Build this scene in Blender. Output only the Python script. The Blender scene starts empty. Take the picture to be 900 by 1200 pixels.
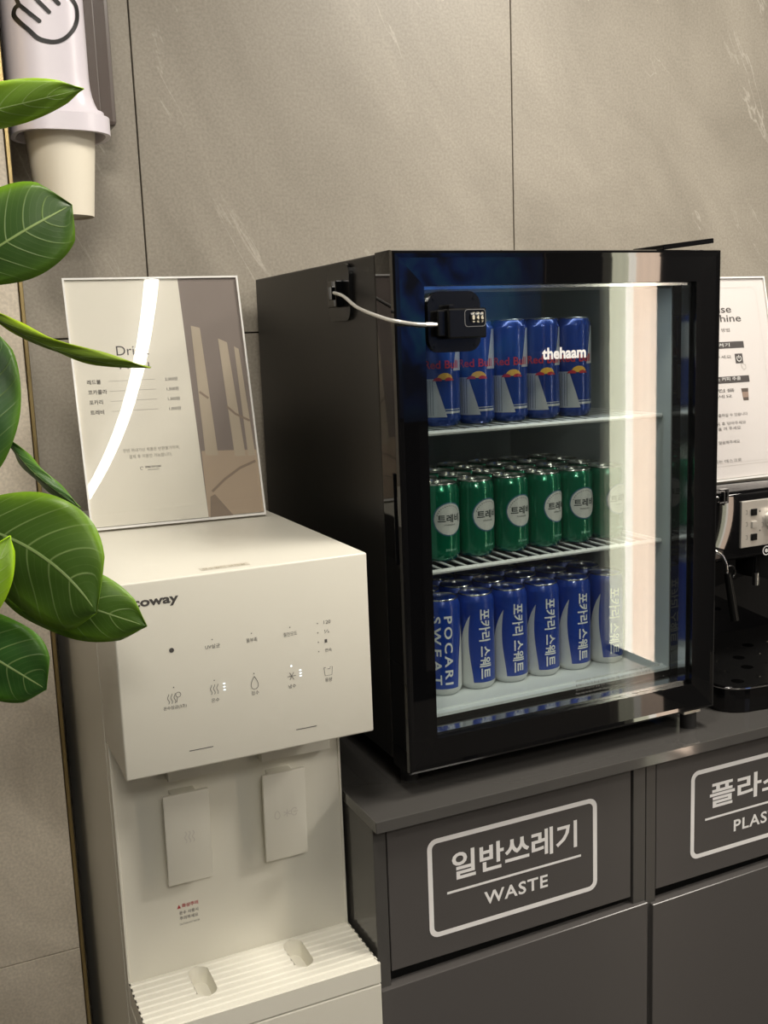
import bpy, bmesh, math, random
from mathutils import Vector, Matrix
random.seed(7)
S = bpy.context.scene
COL = S.collection

# ------------------------------------------------------------------ camera
F = 1215.04; PITCH, YAW, ROLL = [math.radians(a) for a in (-9.6011, -24.2717, -2.1592)]
CAM = Vector((-0.5112, -1.6346, 0.5646))          # z = 0 is the top of the worktop
fw = Vector((-math.sin(YAW)*math.cos(PITCH), math.cos(YAW)*math.cos(PITCH), math.sin(PITCH)))
r0 = Vector((math.cos(YAW), math.sin(YAW), 0)); u0 = r0.cross(fw)
RT = math.cos(ROLL)*r0 + math.sin(ROLL)*u0; UP = -math.sin(ROLL)*r0 + math.cos(ROLL)*u0
cd = bpy.data.cameras.new('camera'); cam = bpy.data.objects.new('camera', cd); COL.objects.link(cam)
cd.sensor_fit = 'VERTICAL'; cd.sensor_height = 36; cd.lens = F/1200*36; cd.clip_start = .05
cam.matrix_world = Matrix(((RT.x, UP.x, -fw.x, CAM.x), (RT.y, UP.y, -fw.y, CAM.y), (RT.z, UP.z, -fw.z, CAM.z), (0, 0, 0, 1)))
S.camera = cam
# ------------------------------------------------------------------ world, view, lights
w = bpy.data.worlds.new('world'); S.world = w; w.use_nodes = True
w.node_tree.nodes['Background'].inputs[0].default_value = (.9, .85, .78, 1)
w.node_tree.nodes['Background'].inputs[1].default_value = .03
S.view_settings.view_transform = 'Standard'; S.view_settings.look = 'None'
S.view_settings.exposure = 0.76; S.view_settings.gamma = 1
CEIL, FLOOR = 1.62, -.85
def area(name, loc, size, power, col, rot=(0, 0, 0), size_y=None, spread=180):
    l = bpy.data.lights.new(name, 'AREA'); l.energy = power; l.color = col; l.shape = 'RECTANGLE'
    l.size = size; l.size_y = size_y or size; l.spread = math.radians(spread)
    o = bpy.data.objects.new(name, l); COL.objects.link(o); o.location = loc; o.rotation_euler = rot; return o
WARM = (1, .93, .83)
area('ceiling_lamp', (.75, -.85, CEIL-.03), .4, 14, WARM)
area('ceiling_lamp', (1.75, -2.0, CEIL-.03), .5, 20, WARM)
area('ceiling_lamp', (-.60, -3.0, CEIL-.03), .5, 18, WARM)
area('ceiling_lamp', (-.40, -1.2, CEIL-.03), .3, 8, WARM)  # added lamp, brightens the left pier from steeply above
WIN_EMIT = 3.8; ARC_EMIT = 10.0; SCREEN_EMIT = .5

def ray(u, v): return fw + RT*((u-450)/F) - UP*((v-600)/F)
def aty(u, v, y): d = ray(u, v); return CAM + d*((y-CAM.y)/d.y)
def atz(u, v, z): d = ray(u, v); return CAM + d*((z-CAM.z)/d.z)
def atx(u, v, x): d = ray(u, v); return CAM + d*((x-CAM.x)/d.x)
def atd(u, v, dist): return CAM + ray(u, v)*dist

# ------------------------------------------------------------------ materials
MATS = {}
def mat(name, col, rough=.5, metal=0, spec=.5, coat=0, emit=None, estr=0, bump=None, coatr=.03):
    if name in MATS: return MATS[name]
    m = bpy.data.materials.new(name); m.use_nodes = True; b = m.node_tree.nodes['Principled BSDF']
    b.inputs['Base Color'].default_value = (*col, 1); b.inputs['Roughness'].default_value = rough
    b.inputs['Metallic'].default_value = metal; b.inputs['Specular IOR Level'].default_value = spec
    b.inputs['Coat Weight'].default_value = coat; b.inputs['Coat Roughness'].default_value = coatr
    if emit: b.inputs['Emission Color'].default_value = (*emit, 1); b.inputs['Emission Strength'].default_value = estr
    if bump:
        n = m.node_tree.nodes; l = m.node_tree.links
        tc = n.new('ShaderNodeTexCoord'); no = n.new('ShaderNodeTexNoise'); bu = n.new('ShaderNodeBump')
        no.inputs['Scale'].default_value = bump[0]; bu.inputs['Strength'].default_value = bump[1]; bu.inputs['Distance'].default_value = bump[2]
        l.new(tc.outputs['Object'], no.inputs['Vector']); l.new(no.outputs['Fac'], bu.inputs['Height']); l.new(bu.outputs['Normal'], b.inputs['Normal'])
    MATS[name] = m; return m
def srgb(r, g, b):
    f = lambda c: (c/255/12.92) if c/255 <= .04045 else ((c/255+.055)/1.055)**2.4
    return (f(r), f(g), f(b))
def stone(name, c1, c2, vein, rough, scale=3.0, grain=160, veinamt=.35):
    m = bpy.data.materials.new(name); m.use_nodes = True; n = m.node_tree.nodes; l = m.node_tree.links; b = n['Principled BSDF']
    geo = n.new('ShaderNodeNewGeometry')
    mr = n.new('ShaderNodeMapping'); mr.inputs['Rotation'].default_value = (0, .58, 0); l.new(geo.outputs['Position'], mr.inputs['Vector'])
    mp = n.new('ShaderNodeMapping'); mp.inputs['Scale'].default_value = (1.5, 1, .6)
    l.new(mr.outputs[0], mp.inputs['Vector'])
    n1 = n.new('ShaderNodeTexNoise'); n1.inputs['Scale'].default_value = scale; n1.inputs['Detail'].default_value = 8; n1.inputs['Roughness'].default_value = .6; n1.inputs['Distortion'].default_value = .6
    l.new(mp.outputs[0], n1.inputs['Vector'])
    r1 = n.new('ShaderNodeValToRGB'); r1.color_ramp.elements[0].color = (*c1, 1); r1.color_ramp.elements[1].color = (*c2, 1)
    r1.color_ramp.elements[0].position = .35; r1.color_ramp.elements[1].position = .65
    l.new(n1.outputs['Fac'], r1.inputs['Fac'])
    # thin light veins
    n2 = n.new('ShaderNodeTexNoise'); n2.inputs['Scale'].default_value = scale*.8; n2.inputs['Detail'].default_value = 6; n2.inputs['Roughness'].default_value = .62; n2.inputs['Distortion'].default_value = .5
    mp2 = n.new('ShaderNodeMapping'); mp2.inputs['Scale'].default_value = (1.7, 1, .38); mp2.inputs['Location'].default_value = (3, 1, 2)
    l.new(mr.outputs[0], mp2.inputs['Vector']); l.new(mp2.outputs[0], n2.inputs['Vector'])
    a = n.new('ShaderNodeMath'); a.operation = 'SUBTRACT'; a.inputs[1].default_value = .5; l.new(n2.outputs['Fac'], a.inputs[0])
    a2 = n.new('ShaderNodeMath'); a2.operation = 'ABSOLUTE'; l.new(a.outputs[0], a2.inputs[0])
    a3 = n.new('ShaderNodeMapRange'); a3.inputs['From Min'].default_value = 0; a3.inputs['From Max'].default_value = .006; a3.inputs['To Min'].default_value = 1; a3.inputs['To Max'].default_value = 0
    l.new(a2.outputs[0], a3.inputs['Value'])
    n3 = n.new('ShaderNodeTexNoise'); n3.inputs['Scale'].default_value = 5; l.new(geo.outputs['Position'], n3.inputs['Vector'])
    a4 = n.new('ShaderNodeMapRange'); a4.inputs['From Min'].default_value = .5; a4.inputs['From Max'].default_value = .62; a4.inputs['To Max'].default_value = veinamt
    l.new(n3.outputs['Fac'], a4.inputs['Value'])
    a5 = n.new('ShaderNodeMath'); a5.operation = 'MULTIPLY'; l.new(a3.outputs[0], a5.inputs[0]); l.new(a4.outputs[0], a5.inputs[1])
    mx = n.new('ShaderNodeMixRGB'); mx.inputs[2].default_value = (*vein, 1); l.new(a5.outputs[0], mx.inputs[0]); l.new(r1.outputs[0], mx.inputs[1])
    # grain
    n4 = n.new('ShaderNodeTexNoise'); n4.inputs['Scale'].default_value = grain; n4.inputs['Detail'].default_value = 3; l.new(geo.outputs['Position'], n4.inputs['Vector'])
    a6 = n.new('ShaderNodeMapRange'); a6.inputs['From Min'].default_value = .3; a6.inputs['From Max'].default_value = .7; a6.inputs['To Min'].default_value = .86; a6.inputs['To Max'].default_value = 1.12
    l.new(n4.outputs['Fac'], a6.inputs['Value'])
    mm = n.new('ShaderNodeMixRGB'); mm.blend_type = 'MULTIPLY'; mm.inputs[0].default_value = 1; l.new(mx.outputs[0], mm.inputs[1]); l.new(a6.outputs[0], mm.inputs[2])
    l.new(mm.outputs[0], b.inputs['Base Color']); b.inputs['Roughness'].default_value = rough
    bu = n.new('ShaderNodeBump'); bu.inputs['Strength'].default_value = .25; bu.inputs['Distance'].default_value = .001
    l.new(n1.outputs['Fac'], bu.inputs['Height']); l.new(bu.outputs['Normal'], b.inputs['Normal'])
    MATS[name] = m; return m
M_TILE = stone('grey_stone_tile', (.290, .262, .214), (.385, .350, .290), (.56, .52, .45), .42, 3.0, 240, .65)
M_PIER = stone('beige_stone_tile', (.52, .46, .37), (.68, .61, .50), (.76, .70, .60), .55, 7, 260, .25)
M_GROUT = mat('dark_joint', (.02, .018, .016), .9)
M_BRASS = mat('brass_trim', (.55, .42, .20), .38, 1)
M_WALL = mat('painted_wall', (.07, .068, .066), .8, bump=(60, .1, .001))
M_CEIL = mat('ceiling_paint', (.20, .195, .185), .9)
M_FLOOR = mat('floor_stone', (.06, .058, .055), .07, bump=(30, .03, .001))
M_WHITE = mat('white_plastic', (.725, .705, .615), .38, bump=(900, .03, .0003))
M_WHITE2 = mat('white_ribbed_plastic', (.75, .73, .64), .32)
M_SIDE = mat('warm_grey_plastic', (.50, .46, .40), .45)
M_GREYPR = mat('grey_print', (.10, .095, .09), .6)
M_LED = mat('led_white', (.9, .95, 1), .4, emit=(.75, .88, 1), estr=1.1)
M_BLACKBODY = mat('black_textured_steel', (.010, .0095, .009), .34, spec=.45, bump=(1200, .25, .0004))
M_GLOSS = mat('black_gloss', (.003, .003, .0035), .03, spec=.6)
M_DOOR = mat('door_gloss', (.003, .003, .0035), .022, spec=.9)
M_BLACK = mat('black_plastic', (.005, .005, .005), .22, spec=.4)
M_RUBBER = mat('black_rubber', (.01, .01, .01), .6)
M_LINER = mat('fridge_liner', (.74, .77, .77), .35)
M_LINERG = mat('fridge_liner_wall', (.56, .60, .60), .4)
M_WIRE = mat('white_coated_wire', (.74, .75, .73), .35)
M_ALU = mat('aluminium', (.72, .73, .74), .22, 1)
M_LID = mat('can_lid_metal', (.62, .61, .57), .24, 1)
M_MIRR = mat('polished_spacer', (.62, .64, .68), .12, 1)
M_CAB = mat('charcoal_laminate', (.072, .069, .065), .13, spec=.35, bump=(40, .03, .0004))
M_CABF = mat('charcoal_front', (.088, .082, .079), .2, spec=.35, bump=(50, .03, .0004))
M_WPRINT = mat('white_vinyl', (.88, .87, .86), .5)
M_STEEL = mat('brushed_silver', (.70, .67, .62), .32, .75)
M_CHROME = mat('chrome', (.8, .8, .8), .08, 1)
M_CUP = mat('cream_paper', (.90, .84, .70), .55)
M_LILAC = mat('lilac_white_plastic', (.80, .755, .82), .3)
M_SMOKE = mat('smoked_plastic', (.10, .08, .07), .25)
M_PAPER = mat('cream_card', (.80, .77, .68), .5)
M_WPAPER = mat('white_card', (.74, .70, .69), .5)
M_INK = mat('dark_ink', (.06, .055, .05), .6)
M_INK2 = mat('soft_ink', (.28, .26, .22), .6)
M_BLACKPR = mat('black_print', (.006, .006, .006), .5)
M_CABLE = mat('silver_cable', (.72, .71, .67), .3, .3)

def glass_mat(name, refl, tint):
    m = bpy.data.materials.new(name); m.use_nodes = True; n = m.node_tree.nodes; l = m.node_tree.links; n.clear()
    out = n.new('ShaderNodeOutputMaterial'); tr = n.new('ShaderNodeBsdfTransparent'); tr.inputs[0].default_value = (*tint, 1)
    gl = n.new('ShaderNodeBsdfGlossy'); gl.inputs['Roughness'].default_value = .012
    lw = n.new('ShaderNodeLayerWeight'); lw.inputs['Blend'].default_value = .5
    p = n.new('ShaderNodeMath'); p.operation = 'POWER'; p.inputs[1].default_value = 5; l.new(lw.outputs['Facing'], p.inputs[0])
    q = n.new('ShaderNodeMath'); q.operation = 'MULTIPLY_ADD'; q.inputs[1].default_value = 1-refl; q.inputs[2].default_value = refl; l.new(p.outputs[0], q.inputs[0])
    mx = n.new('ShaderNodeMixShader'); l.new(q.outputs[0], mx.inputs[0]); l.new(tr.outputs[0], mx.inputs[1]); l.new(gl.outputs[0], mx.inputs[2])
    l.new(mx.outputs[0], out.inputs[0]); MATS[name] = m; return m
M_GLASS = glass_mat('clear_glass', .075, (.97, .985, .98)); M_GLASS2 = glass_mat('coated_glass', .012, (.97, .985, .98))
M_ACRYL = glass_mat('clear_acrylic', .045, (.985, .985, .98))
M_EDGE = mat('acrylic_edge', (.80, .79, .76), .15)

# ------------------------------------------------------------------ mesh helpers
def link(name, bm, m, parent=None, smooth=False):
    me = bpy.data.meshes.new(name); bm.normal_update(); bm.to_mesh(me); bm.free()
    me.materials.append(m); o = bpy.data.objects.new(name, me); COL.objects.link(o)
    if parent is not None: o.parent = parent; o.matrix_parent_inverse = Matrix.Translation(-parent.location)
    if smooth:
        for p in me.polygons: p.use_smooth = True
        if smooth != 'all': me.set_sharp_from_angle(angle=math.radians(40))
    return o
def thing(name, label, cat, loc=(0, 0, 0), group=None):
    o = bpy.data.objects.new(name, None); o.empty_display_size = .05; COL.objects.link(o); o.location = loc
    o['label'] = label; o['category'] = cat
    if group: o['group'] = group
    return o
def tag(o, label, cat, group=None):
    o['label'] = label; o['category'] = cat
    if group: o['group'] = group
    return o
def struct(o): o['kind'] = 'structure'; return o
def box(bm, x0, x1, y0, y1, z0, z1, bev=0, seg=2):
    t = bmesh.new(); bmesh.ops.create_cube(t, size=1)
    for v in t.verts: v.co = Vector(((x0+x1)/2+v.co.x*(x1-x0), (y0+y1)/2+v.co.y*(y1-y0), (z0+z1)/2+v.co.z*(z1-z0)))
    if bev: bmesh.ops.bevel(t, geom=t.edges[:], offset=bev, segments=seg, profile=.5, affect='EDGES')
    join(bm, t); return bm
def join(bm, t, M=None):
    if M is not None: bmesh.ops.transform(t, matrix=M, verts=t.verts[:])
    mp = {v: bm.verts.new(v.co) for v in t.verts}
    for f in t.faces:
        try: bm.faces.new([mp[v] for v in f.verts])
        except ValueError: pass
    t.free()
def B(*a, **k): return box(bmesh.new(), *a, **k)
def cyl(bm, p0, p1, r0_, r1_=None, n=20, cap=True):
    p0, p1 = Vector(p0), Vector(p1); r1_ = r0_ if r1_ is None else r1_; a = (p1-p0).normalized()
    s = a.orthogonal().normalized(); t = a.cross(s)
    A = [bm.verts.new(p0+(s*math.cos(i*2*math.pi/n)+t*math.sin(i*2*math.pi/n))*r0_) for i in range(n)]
    C = [bm.verts.new(p1+(s*math.cos(i*2*math.pi/n)+t*math.sin(i*2*math.pi/n))*r1_) for i in range(n)]
    for i in range(n): bm.faces.new((A[i], A[(i+1) % n], C[(i+1) % n], C[i]))
    if cap: bm.faces.new(A[::-1]); bm.faces.new(C)
    return bm
def tube(bm, pts, r, n=8):
    pts = [Vector(p) for p in pts]; rings = []; nrm = None
    for i, p in enumerate(pts):
        a = (pts[min(i+1, len(pts)-1)]-pts[max(i-1, 0)]).normalized()
        nrm = a.orthogonal().normalized() if nrm is None else (nrm-a*nrm.dot(a)).normalized()
        t = a.cross(nrm); rings.append([bm.verts.new(p+(nrm*math.cos(k*2*math.pi/n)+t*math.sin(k*2*math.pi/n))*r) for k in range(n)])
    for A, C in zip(rings, rings[1:]):
        for k in range(n): bm.faces.new((A[k], A[(k+1) % n], C[(k+1) % n], C[k]))
    bm.faces.new(rings[0][::-1]); bm.faces.new(rings[-1]); return bm
def spline(pts, n=8):
    pts = [Vector(p) for p in pts]; P = [pts[0]*2-pts[1]]+pts+[pts[-1]*2-pts[-2]]; out = []
    for i in range(1, len(P)-2):
        for k in range(n):
            t = k/n; a, b, c, d = P[i-1:i+3]
            out.append(.5*((2*b)+(c-a)*t+(2*a-5*b+4*c-d)*t*t+(3*b-a-3*c+d)*t**3))
    return out+[pts[-1]]
def lathe(bm, prof, cx=0, cy=0, n=32, capb=True, capt=True):
    rings = [[bm.verts.new((cx+r*math.cos(2*math.pi*i/n), cy+r*math.sin(2*math.pi*i/n), z)) for i in range(n)] for r, z in prof]
    for A, C in zip(rings, rings[1:]):
        for i in range(n): bm.faces.new((A[i], A[(i+1) % n], C[(i+1) % n], C[i]))
    if capb: bm.faces.new(rings[0][::-1])
    if capt: bm.faces.new(rings[-1])
    return bm
def rrect(x0, x1, z0, z1, r, n=6):
    out = []
    for cx, cz, a0 in ((x1-r, z1-r, 0), (x0+r, z1-r, 90), (x0+r, z0+r, 180), (x1-r, z0+r, 270)):
        for i in range(n+1): a = math.radians(a0+90*i/n); out.append((cx+r*math.cos(a), cz+r*math.sin(a)))
    return out
def prism(bm, pts2, f0, f1):
    """pts2: outline; f0, f1 map (a, b) to the two end faces"""
    A = [bm.verts.new(f0(*p)) for p in pts2]; C = [bm.verts.new(f1(*p)) for p in pts2]; n = len(A)
    for i in range(n): bm.faces.new((A[i], A[(i+1) % n], C[(i+1) % n], C[i]))
    bm.faces.new(A[::-1]); bm.faces.new(C); return bm
def prism_y(bm, pts2, y0, y1): return prism(bm, pts2, lambda a, b: (a, y0, b), lambda a, b: (a, y1, b))
# --- flat print: 2D shapes (polygons, strokes, text) mapped to a surface by f(a, b)
_tc = {}
def glyphs(s, bold=0.0, space=1.0):
    k = (s, bold, space)
    if k in _tc: return _tc[k]
    c = bpy.data.curves.new('t', 'FONT'); c.body = s; c.offset = bold; c.space_character = space; c.resolution_u = 3
    o = bpy.data.objects.new('t', c)
    me = o.to_mesh(); vs = [(v.co.x, v.co.y) for v in me.vertices]; fs = [tuple(p.vertices) for p in me.polygons]
    o.to_mesh_clear(); bpy.data.objects.remove(o); bpy.data.curves.remove(c)
    x0, x1 = min(v[0] for v in vs), max(v[0] for v in vs); z0, z1 = min(v[1] for v in vs), max(v[1] for v in vs)
    vs = [((x-x0)/(x1-x0), (z-z0)/(z1-z0)) for x, z in vs]; _tc[k] = (vs, fs, (x1-x0)/(z1-z0)); return _tc[k]
class Print:
    def __init__(s, f, cut=0): s.bm = bmesh.new(); s.f = f; s.cut = cut
    def poly(s, pts): s.bm.faces.new([s.bm.verts.new(s.f(*p)) for p in pts]); return s
    def ring(s, outer, inner):
        A = [s.bm.verts.new(s.f(*p)) for p in outer]; C = [s.bm.verts.new(s.f(*p)) for p in inner]; n = len(A)
        for i in range(n): s.bm.faces.new((A[i], A[(i+1) % n], C[(i+1) % n], C[i]))
        return s
    def stroke(s, pts, w, closed=False):
        P = [Vector(p) for p in pts]; n = len(P); L = []
        for i in range(n):
            a = P[(i+1) % n]-P[i-1] if closed else P[min(i+1, n-1)]-P[max(i-1, 0)]
            nn = Vector((-a.y, a.x)).normalized()*(w/2)
            L.append((s.bm.verts.new(s.f(*(P[i]+nn))), s.bm.verts.new(s.f(*(P[i]-nn)))))
        for i in range(n if closed else n-1):
            a, b = L[i], L[(i+1) % n]; s.bm.faces.new((a[0], a[1], b[1], b[0]))
        return s
    def disc(s, cx, cz, r, rz=None, n=24): return s.poly([(cx+r*math.cos(2*math.pi*i/n), cz+(rz or r)*math.sin(2*math.pi*i/n)) for i in range(n)])
    def text(s, t, x0, x1, z0, z1, bold=0.0, space=1.0, rot=False, keep=None):
        vs, fs, asp = glyphs(t, bold, space)
        if keep == 'l': x1 = x0+asp*(z1-z0)
        if keep == 'r': x0 = x1-asp*(z1-z0)
        if keep == 'c': c = (x0+x1)/2; h = asp*(z1-z0)/2; x0, x1 = c-h, c+h
        if s.cut:      # slice the flat glyphs so that they can follow a curved wall
            t2 = bmesh.new(); q = [t2.verts.new((x0+(x1-x0)*b, z1-(z1-z0)*a, 0) if rot else (x0+(x1-x0)*a, z0+(z1-z0)*b, 0)) for a, b in vs]
            for fc in fs:
                try: t2.faces.new([q[i] for i in fc])
                except ValueError: pass
            k = math.floor(x0/s.cut)+1
            while k*s.cut < x1:
                bmesh.ops.bisect_plane(t2, geom=t2.verts[:]+t2.edges[:]+t2.faces[:], plane_co=(k*s.cut, 0, 0), plane_no=(1, 0, 0)); k += 1
            for v in t2.verts: v.co = s.f(v.co.x, v.co.y)
            join(s.bm, t2); return s
        if rot: q = [s.bm.verts.new(s.f(x0+(x1-x0)*b, z1-(z1-z0)*a)) for a, b in vs]   # reads downwards
        else: q = [s.bm.verts.new(s.f(x0+(x1-x0)*a, z0+(z1-z0)*b)) for a, b in vs]
        for fc in fs:
            try: s.bm.faces.new([q[i] for i in fc])
            except ValueError: pass
        return s
    def band(s, a0, a1, lo, hi, n=12):
        prev = None
        for i in range(n+1):
            a = a0+(a1-a0)*i/n; c = (s.bm.verts.new(s.f(a, lo(a) if callable(lo) else lo)), s.bm.verts.new(s.f(a, hi(a) if callable(hi) else hi)))
            if prev: s.bm.faces.new((prev[0], c[0], c[1], prev[1]))
            prev = c
        return s
    def done(s, name, m, parent): return link(name, s.bm, m, parent)
def onY(y): return lambda a, b: (a, y, b)
def copy_tree(o, parent=None):
    c = o.copy(); COL.objects.link(c)
    if parent is not None: c.parent = parent
    for ch in list(o.children): copy_tree(ch, c)
    return c

# ------------------------------------------------------------------ the room
XL, XR, YF = -2.3, 2.2, -4.9
struct(link('floor', B(XL, XR, YF, .1, FLOOR-.05, FLOOR), M_FLOOR))
struct(link('ceiling', B(XL, XR, YF, .1, CEIL, CEIL+.05), M_CEIL))
wb = struct(link('wall_back', B(XL, XR, .009, .1, FLOOR, CEIL), M_GROUT))
TW = .6582; J1 = -.1575; JZ = .5787; g = .0011
zs = [FLOOR, JZ-2*TW, JZ-TW, JZ, JZ+TW, CEIL]
tiles = {}
for i in range(-3, 4):
    xa, xb = max(J1+i*TW, XL), min(J1+(i+1)*TW, XR)
    if xb-xa < .05: continue
    for k in range(len(zs)-1):
        if zs[k+1]-zs[k] < .05 or zs[k+1] <= zs[k]: continue
        link('tile', B(xa+g, xb-g, 0, .0095, zs[k]+g, zs[k+1]-g, bev=.0006, seg=1), M_TILE, wb)
PX, PY = -.3625, -.2
wl = struct(link('wall_left', B(XL, PX-.012, PY+.012, .0, FLOOR, CEIL), M_GROUT))
for xa, xb in ((PX-.006-1.2, PX-.006), (XL, PX-.006-1.2)):
    for za, zb in ((FLOOR, -.2835), (-.2835, -.2835+1.2), (-.2835+1.2, CEIL)):
        link('tile', B(xa+.0008, xb-.0004, PY, PY+.0125, za+.0008, zb-.0008, bev=.0005, seg=1), M_PIER, wl)
struct(link('trim_1', B(PX-.0052, PX, PY-.002, PY+.03, FLOOR, CEIL, bev=.0008, seg=1), M_BRASS))
struct(link('wall_side_left', B(XL-.1, XL, YF, 0, FLOOR, CEIL), M_WALL))
struct(link('wall_front', B(XL-.1, XR+.1, YF-.1, YF, FLOOR, CEIL), M_WALL))
# right wall with a tall curtained window lit by daylight
WY0, WY1, WZ1 = -3.16, -2.76, 1.45
bm = bmesh.new(); box(bm, XR, XR+.1, YF, WY0, FLOOR, CEIL); box(bm, XR, XR+.1, WY1, .0, FLOOR, CEIL); box(bm, XR, XR+.1, WY0, WY1, WZ1, CEIL)
struct(link('wall_right', bm, M_WALL))
win = struct(link('window_1', box(box(bmesh.new(), XR+.0, XR+.06, WY0, WY0+.015, FLOOR, WZ1), XR+.0, XR+.06, WY1-.015, WY1, FLOOR, WZ1), M_WALL))
def lit(name, col, s):
    return mat(name, col, .8, emit=col, estr=s)
def curtain(y0, y1, m):
    b = bmesh.new(); n = 24; pr = None
    for i in range(n+1):
        t = i/n; y = y0+(y1-y0)*t; x = XR+.05+.0025*math.sin(t*(y1-y0)/.05*6.28)
        c = (b.verts.new((x, y, FLOOR+.01)), b.verts.new((x, y, WZ1-.005)))
        if pr: b.faces.new((pr[0], c[0], c[1], pr[1]))
        pr = c
    o = link('curtain', b, m, win); return o
curtain(WY0+.015, WY0+.125, lit('daylit_pale_curtain', (.86, .84, .62), WIN_EMIT*.72))
curtain(WY0+.125, WY0+.175, lit('daylit_white_curtain', (1, .93, .80), WIN_EMIT*1.1))
curtain(WY0+.175, WY1-.015, lit('daylit_peach_curtain', (1, .76, .58), WIN_EMIT))
# long curved ceiling lamp (its reflection crosses the menu stand)
arc = [(-.0222, -1.7), (-.0204, -2), (-.0261, -2.3), (-.0395, -2.6), (-.0605, -2.9), (-.089, -3.2), (-.1251, -3.5), (-.1688, -3.8), (-.2201, -4.1), (-.2789, -4.4), (-.3692, -4.8)]
sp = spline([(x, y, CEIL-.045) for x, y in arc], 6)
al = thing('linear_ceiling_lamp', 'long gently curved white ceiling lamp behind the viewer', 'lamp', (-.05, -2.6, CEIL))
bm = bmesh.new(); prev = None
for i, p in enumerate(sp):
    a = (sp[min(i+1, len(sp)-1)]-sp[max(i-1, 0)]).normalized(); n_ = Vector((-a.y, a.x, 0))*.021
    c = [bm.verts.new(p+n_), bm.verts.new(p-n_), bm.verts.new(p-n_+Vector((0, 0, .02))), bm.verts.new(p+n_+Vector((0, 0, .02)))]
    if prev:
        for k in range(4): bm.faces.new((prev[k], prev[(k+1) % 4], c[(k+1) % 4], c[k]))
    prev = c
link('diffuser', bm, mat('lamp_diffuser', (1, 1, 1), .5, emit=(1, .97, .90), estr=ARC_EMIT), al)
link('housing', tube(bmesh.new(), [p+Vector((0, 0, .033)) for p in sp], .012, 6), M_WHITE, al)
# blue information screen facing the fridge
def blue_mat():
    m = mat('blue_picture', (.01, .02, .06), .4, emit=(.02, .12, .55), estr=SCREEN_EMIT); n = m.node_tree.nodes; l = m.node_tree.links
    tc = n.new('ShaderNodeTexCoord'); no = n.new('ShaderNodeTexNoise'); no.inputs['Scale'].default_value = 5.5; no.inputs['Detail'].default_value = 3; no.inputs['Distortion'].default_value = 1
    r = n.new('ShaderNodeValToRGB'); e = r.color_ramp.elements; e[0].position = .36; e[0].color = (.002, .004, .01, 1); e[1].position = .72; e[1].color = (.05, .34, .55, 1)
    q = r.color_ramp.elements.new(.5); q.color = (.01, .08, .42, 1)
    l.new(tc.outputs['Object'], no.inputs['Vector']); l.new(no.outputs['Fac'], r.inputs['Fac']); mp = n.new('ShaderNodeMapping'); mp.inputs['Location'].default_value = (-1.35, 0, -.72); mp.inputs['Scale'].default_value = (1.0, 0, 1.0); l.new(tc.outputs['Object'], mp.inputs['Vector'])
    vl = n.new('ShaderNodeVectorMath'); vl.operation = 'LENGTH'; l.new(mp.outputs[0], vl.inputs[0]); mr = n.new('ShaderNodeMapRange'); mr.inputs['From Min'].default_value = .15; mr.inputs['From Max'].default_value = .48; mr.inputs['To Min'].default_value = 1; mr.inputs['To Max'].default_value = .04
    l.new(vl.outputs['Value'], mr.inputs['Value']); mu = n.new('ShaderNodeMixRGB'); mu.blend_type = 'MULTIPLY'; mu.inputs[0].default_value = 1; l.new(r.outputs[0], mu.inputs[1]); l.new(mr.outputs[0], mu.inputs[2])
    l.new(mu.outputs[0], n['Principled BSDF'].inputs['Emission Color']); return m
sc = thing('information_screen', 'free-standing screen showing a deep blue picture behind the viewer', 'screen', (1.35, -3.02, FLOOR))
link('bezel', B(1.0, 1.83, -3.04, -3.01, .22, 1.05, bev=.004), M_BLACK, sc)
link('picture', B(1.015, 1.815, -3.0098, -3.008, .235, 1.035), blue_mat(), sc)
link('post', box(B(1.34, 1.40, -3.05, -3.03, FLOOR, .6), 1.15, 1.6, -3.15, -2.9, FLOOR, FLOOR+.02), M_BLACK, sc)

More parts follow.
